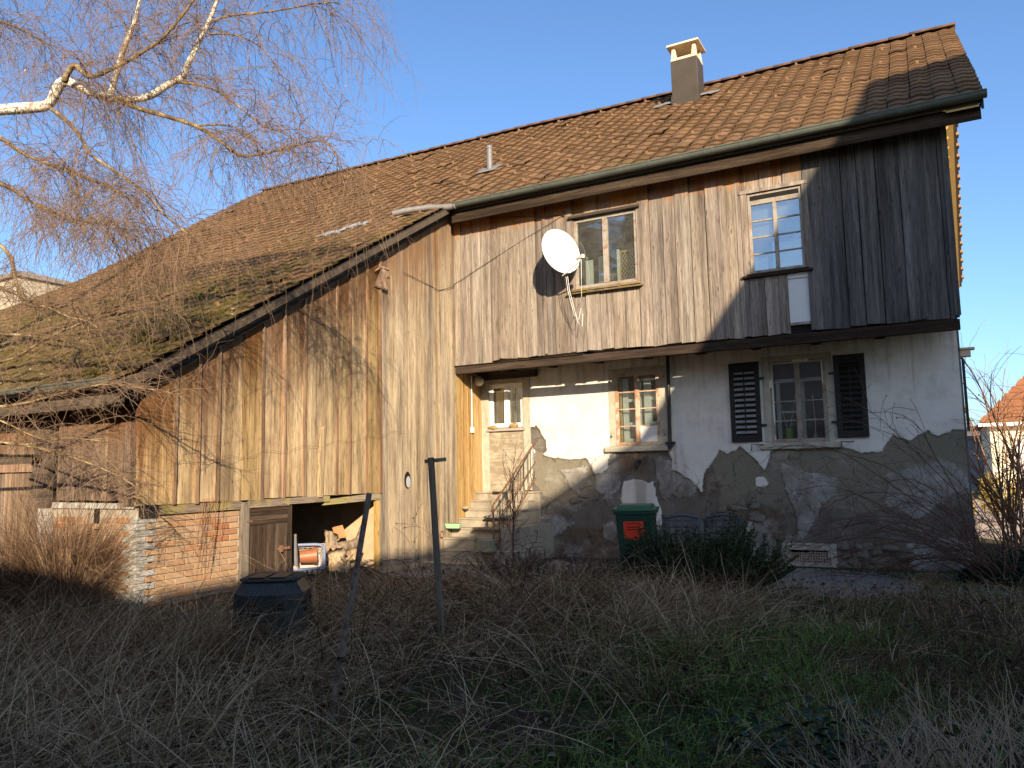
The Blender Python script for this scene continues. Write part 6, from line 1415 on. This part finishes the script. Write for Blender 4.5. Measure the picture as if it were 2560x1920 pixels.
# dead pale stalks at the lower right
MT['stalk'] = plain('bleached_stalk', (.42,.30,.20), .85, .15, .3, 40)
for lab, b, n, sd in (('pale dead perennial stalks bending left at the lawn edge', (-.35,-8.75,0), 110, 21), ('pale dead stalks sprawling low beside the broad leaves', (-.75,-9.15,0), 90, 22), ('short bleached stalks standing farthest right on the lawn', (.12,-8.2,0), 60, 23)):
    t = thing('dead_perennial', lab, 'dead plant', (b[0],b[1],float(gz(b[0],b[1])))); off = np.array(t.location); r = np.random.default_rng(sd)
    P, R_s = canes(n, np.array(b), .16, lambda r, n: np.stack([-.35+r.normal(size=n)*.5,.25+r.normal(size=n)*.5,.75+r.normal(size=n)*.25],1), (.25,.62), K=7, grav=.05, wob=.06, r0=.0042, seed=sd); V, F = strands(P-off, R_s, 4); link('stalks', np_mesh('stalks', V, F, MT['stalk']), t, kind='stuff')
    Q, S = side_twigs(P, R_s, 2, (.06,.2), r, 4, .02, .2); V, F = strands(Q-off, np.maximum(S,.0012), 3); link('side_stalks', np_mesh('side_stalks', V, F, MT['stalk']), t, kind='stuff')
# slim sapling by the steps, dry vine on the bricks, yellow shrub behind
t = thing('sapling', 'thin bare sapling standing beside the iron railing', 'sapling', (-6.5,-2.0,0)); r = np.random.default_rng(3)
m = MB(); m.tube([(0,0,-.02),(.0,.01,.5),(.02,.0,.9),(.0,.02,1.35),(.05,.0,1.8)],[.014,.012,.010,.007,.003],7); m.build('trunk', MT['bramble'], t, True)
P0 = np.array([[(0,0,.1),(0,.01,.5),(.02,0,.9),(0,.02,1.35),(.05,0,1.8)]],float); Q, S = side_twigs(P0, np.full((1,5),.010), 26, (.25,.75), r, 7, -.05, .7); V, F = strands(Q, np.maximum(S,.002), 4); link('branches', np_mesh('branches', V, F, MT['bramble']), t, kind='stuff')
Q2, S2 = side_twigs(Q, S, 3, (.06,.2), r, 4, -.05, .5); V, F = strands(Q2, np.maximum(S2*.8,.0012), 3); link('twigs', np_mesh('twigs', V, F, MT['bramble']), t, kind='stuff')
t = thing('dry_vine', 'thin dry vine stems hanging down the brick side wall', 'vine', (-8.17,-6.55,1.2)); r = np.random.default_rng(8); P = []
for i in range(22):
    y = r.uniform(-.16,.16); L = r.uniform(.3,.95); k = np.linspace(0,1,10); P.append(np.stack([.015+.03*k*r.random()+0*k, y+np.cumsum(r.normal(size=10)*.012)-.12*k, .14-L*k],1))
V, F = strands(np.array(P), np.full((22,10),.0022), 3); link('stems', np_mesh('stems', V, F, MT['cane_lit']), t, kind='stuff')
needles_shrub('yellow_shrub', 'golden yellow shrub in the sun beyond the house corner', .55,10.5, .9,.7, lambda x, y: 1.25+x*0, 60, 90, (.05,.12), mat=blade_mat('golden_leaf',[(0,(.20,.13,.02)),(.6,(.45,.32,.05)),(1,(.6,.46,.10))]))
m = MB(); t = thing('rose_spray', 'dark green rose shoot with leaves against the sky', 'rose shoot', (1.05,-1.6,3.0)); m.tube([(.25,.2,-3.0),(.22,.1,-1.2),(.12,.05,-.1),(.0,.0,.15)],[.008,.006,.004,.002],6); m.build('cane', MT['cane'], t); q = np.stack([rng.uniform(-.08,.12,26),rng.uniform(-.05,.05,26),rng.uniform(-.18,.18,26)],1); V, F, R = leaves(q, rng.uniform(.035,.06,26), .8); link('leaves', np_mesh('leaves', V, F, MT['ivy'], attrs={'rnd': R}), t, kind='stuff')
# ---------------------------------------------------------------- weeping birch at the left
g = G('birch_bark', .85, .15); p = g.pos(); n1 = g.noise(g.map(p,(3,3,3)),1.0,5,.6); n2 = g.noise(g.map(p,(22,22,22)),1.0,4,.6)
c = g.ramp(n1, [(.42,(.72,.67,.58)),(.58,(.62,.55,.43)),(.66,(.27,.20,.11))]); MT['birch'] = g.done(g.mix(g.math('MULTIPLY', g.step(n2,.56,.66),.8), c, (.06,.045,.035))); g.bump(n2,.6,.01)
g = G('birch_branch_bark', .85, .15); p = g.pos(); n1 = g.noise(p,7,5,.6); MT['birch_dark'] = g.done(g.ramp(n1, [(.35,(.10,.065,.04)),(.5,(.21,.145,.075)),(.66,(.40,.32,.18))]))
MT['twig'] = plain('birch_twig', (.22,.142,.09), .7, .2, .3, 30)
birch = thing('birch_tree', 'weeping birch with white limbs and hanging bare twigs before the barn', 'birch tree', tuple(px(-520,1400,9.3).to_2d())+(0.0,))
off = np.array(birch.location)
def limb(name, pts, r, mat, d0=8.6, d1=None, n=9):
    k = len(pts); d1 = d0 if d1 is None else d1
    P = [px(x, y, d0+(d1-d0)*i/(k-1))-Vector(off) for i, (x, y) in enumerate(pts)]
    # smooth with Catmull-Rom
    Q = []
    for i in range(k-1):
        a, b, c_, e = P[max(i-1,0)], P[i], P[i+1], P[min(i+2,k-1)]
        for s in (0,.34,.67): Q.append(((b*2)+(c_-a)*s+(a*2-b*5+c_*4-e)*s*s+(b*3-a-c_*3+e)*s**3)*.5)
    Q.append(P[-1]); R = np.interp(np.linspace(0,k-1,len(Q)), range(k), np.linspace(r[0],r[1],k) if len(r) == 2 else r)*8.6/FPX
    m = MB(); m.tube(Q, [float(x_)*U(.93,1.07) for x_ in R], n); m.build(name, mat, birch, True)
    return np.array([tuple(q) for q in Q])
B_ = []
base = Vector(off)
top = px(-430,-900,9.3)-base
m = MB(); tr = [Vector((0,0,-.2)), Vector((.03,.0,1.5)), px(-490,500,9.2)-base, px(-455,0,9.2)-base, px(-440,-500,9.3)-base, top]
m.tube(tr, [.26,.20,.17,.14,.10,.04], 14); m.build('trunk', MT['birch'], birch, True)
L = lambda *a, **k: B_.append(limb('branch', *a, **k))
L([(-480,420),(-300,330),(-120,290),(-30,277),(60,270),(120,262),(140,228),(160,203),(190,214),(230,232),(275,245),(330,248),(375,240),(420,212),(455,195)], [22,20,17,14,14,13,12.5,12,10.5,10,9.5,9,8.5,8,7.5], MT['birch'], 9.0, 8.4)
L([(275,242),(290,190),(310,120),(335,60),(352,-10),(375,-130),(400,-330)], [7.5,2.5], MT['birch'], 8.6, 8.5)
L([(455,195),(480,140),(505,90),(530,35),(550,-20),(590,-140),(620,-300)], [7.5,2], MT['birch'], 8.45, 8.5)
L([(160,204),(172,178),(188,163),(207,180),(230,192),(300,163),(360,128),(410,92),(470,20),(510,-40)], [8,7,6.5,6,5,4.5,4,3.5,3,2], MT['birch_dark'], 8.5, 8.0)
L([(290,250),(350,272),(420,292),(490,315),(540,345),(600,388),(650,385),(720,370),(790,352),(830,370),(846,415)], [6.5,1.0], MT['birch_dark'], 8.5, 8.2)
L([(490,315),(560,312),(610,330),(660,372)], [2.6,.9], MT['birch_dark'], 8.4, 8.2)
L([(125,270),(170,305),(205,350),(225,385),(290,430),(360,480),(420,545),(475,588)], [5.5,1.6], MT['birch_dark'], 8.6, 7.9)
L([(-300,250),(-120,290),(-10,337),(60,385),(150,420),(220,447),(300,482),(340,515)], [7,1.2], MT['birch_dark'], 9.0, 8.2)
L([(-400,400),(-200,420),(-10,455),(70,500),(130,530),(190,552),(275,556),(320,590)], [7,1.0], MT['birch_dark'], 9.0, 8.1)
L([(525,57),(570,40),(690,27),(780,10),(850,6)], [3.2,.8], MT['birch_dark'], 8.4, 8.3)
L([(520,85),(590,88),(660,125),(700,190)], [2.6,.8], MT['birch_dark'], 8.4, 8.3)
L([(440,205),(520,218),(590,260),(650,310),(700,330)], [3.2,.8], MT['birch_dark'], 8.4, 8.2)
L([(-420,300),(-150,520),(10,620),(35,690),(55,748),(80,765),(120,768),(170,792),(215,802),(260,830)], [7,6,5,4.5,4.2,3.6,3,2.4,1.8,1.0], MT['birch_dark'], 9.0, 7.9)
L([(-300,960),(-60,1015),(50,1010),(130,990),(250,962),(340,968),(450,985)], [5,1.0], MT['birch_dark'], 8.6, 7.9)
L([(-300,1060),(-20,1105),(60,1112),(140,1132),(240,1165),(330,1210),(352,1238)], [5,1.0], MT['birch_dark'], 8.4, 7.8)
L([(-100,1060),(0,1105),(90,1110),(160,1095),(250,1102)], [3.5,.9], MT['birch_dark'], 8.3, 8.0)
L([(-200,880),(0,905),(110,850),(240,790),(330,745)], [4,1.0], MT['birch_dark'], 8.5, 7.9)
L([(-100,1010),(20,1060),(70,1085),(140,1108)], [3,.9], MT['birch_dark'], 8.2, 8.0)
# limbs above the picture that carry the curtain of hanging twigs
for pts, d0, d1 in (([(-440,-300),(-200,-260),(60,-230),(300,-190),(420,-160)],9.2,8.8),([(-440,-500),(-100,-420),(250,-330),(520,-260),(700,-180)],9.2,8.2),([(-440,-100),(-250,-60),(-60,-60),(90,-90),(220,-120)],9.2,9.4),([(-440,50),(-240,60),(-100,40),(20,60),(120,110)],9.2,9.6),([(590,-140),(680,-120),(780,-70),(840,-20)],8.5,8.3),([(-430,700),(-240,700),(-100,690),(0,720),(90,760)],9.1,8.4),([(-430,760),(-200,800),(-60,830),(80,840),(200,860)],9.1,8.2)):
    L(pts, [7,1.5], MT['birch_dark'], d0, d1)
def grow(src, n, Lr, K, grav, r0, out=.9, jit=.16, t0=.25, seed=0, upk=.0):
    r = np.random.default_rng(seed); ln = np.array([np.linalg.norm(np.diff(b,axis=0),axis=1).sum() for b in src]); w = ln/ln.sum(); ib = r.choice(len(src), n, p=w)
    B = np.empty((n,3)); T = np.empty((n,3))
    for q, i in enumerate(ib):
        b = src[i]; t = (t0+(1-t0)*r.random())*(len(b)-1); j = min(int(t),len(b)-2); B[q] = b[j]+(b[j+1]-b[j])*(t-j); T[q] = b[j+1]-b[j]
    T /= np.linalg.norm(T,axis=1,keepdims=True)+1e-9
    d = T*r.uniform(.2,1.1,(n,1))+r.normal(size=(n,3))*out*np.array([1,1,.55])+np.array([0,0,upk]); d /= np.linalg.norm(d,axis=1,keepdims=True)
    Ln = r.uniform(*Lr,n)*r.uniform(.6,1.1,n); P = [B]; p = B
    for k in range(K-1):
        p = p+d*(Ln/(K-1))[:,None]; P.append(p); d = d+np.array([0,0,-1])*grav+r.normal(size=(n,3))*jit; d /= np.linalg.norm(d,axis=1,keepdims=True)
    R = r0*(1-.65*np.linspace(0,1,K))[None]*r.uniform(.7,1.2,(n,1)); return np.stack(P,1), R
LOWI = (12,13,14,15,16,17,23,24)
UPB = [b for i, b in enumerate(B_) if i not in LOWI]
P1a, R1a = grow(UPB, 620, (.5,1.4), 10, .16, .0042, seed=1, upk=.25)
P1b, R1b = grow([B_[i] for i in LOWI], 170, (.4,1.0), 10, .12, .0042, seed=11, upk=.3)
P1 = np.concatenate([P1a,P1b]); R1 = np.concatenate([R1a,R1b])
P2, R2 = grow(list(P1a), 4600, (.35,1.25), 9, .26, .0028, .55, .13, .1, seed=2)
P2b, R2b = grow(UPB, 900, (.3,.9), 9, .22, .0026, .8, .14, .2, seed=4)
low = [B_[i] for i in (12,13,14,15,16,17,23,24,7,8)]
P2c, R2c = grow(low, 1000, (.35,1.1), 9, .10, .0030, .9, .22, .25, seed=6, upk=.15)
AP = np.concatenate([P2,P2b,P2c])
P3, R3 = grow(list(AP), 17000, (.06,.26), 5, .18, .0016, .6, .16, .1, seed=3)
for nm, sets, n in (('twigs',((P1,R1),),5),('fine_twigs',((P2,R2),(P2b,R2b),(P2c,R2c)),3),('twiglets',((P3,np.maximum(R3,.0009)),),3)):
    Vs, Fs, o = [], [], 0
    for P, R in sets: v, f = strands(P, R, n); Vs.append(v); Fs.append(f+o); o += len(v)
    link(nm, np_mesh(nm, np.concatenate(Vs), np.concatenate(Fs), MT['twig']), birch, kind='stuff')
q = P3[rng.integers(0,len(P3),90),-1]; V, F, R = leaves(q, rng.uniform(.018,.032,90), .9)
link('last_leaves', np_mesh('last_leaves', V, F, blade_mat('orange_birch_leaf',[(0,(.30,.13,.04)),(1,(.55,.30,.12))]), attrs={'rnd': R}), birch, kind='stuff')
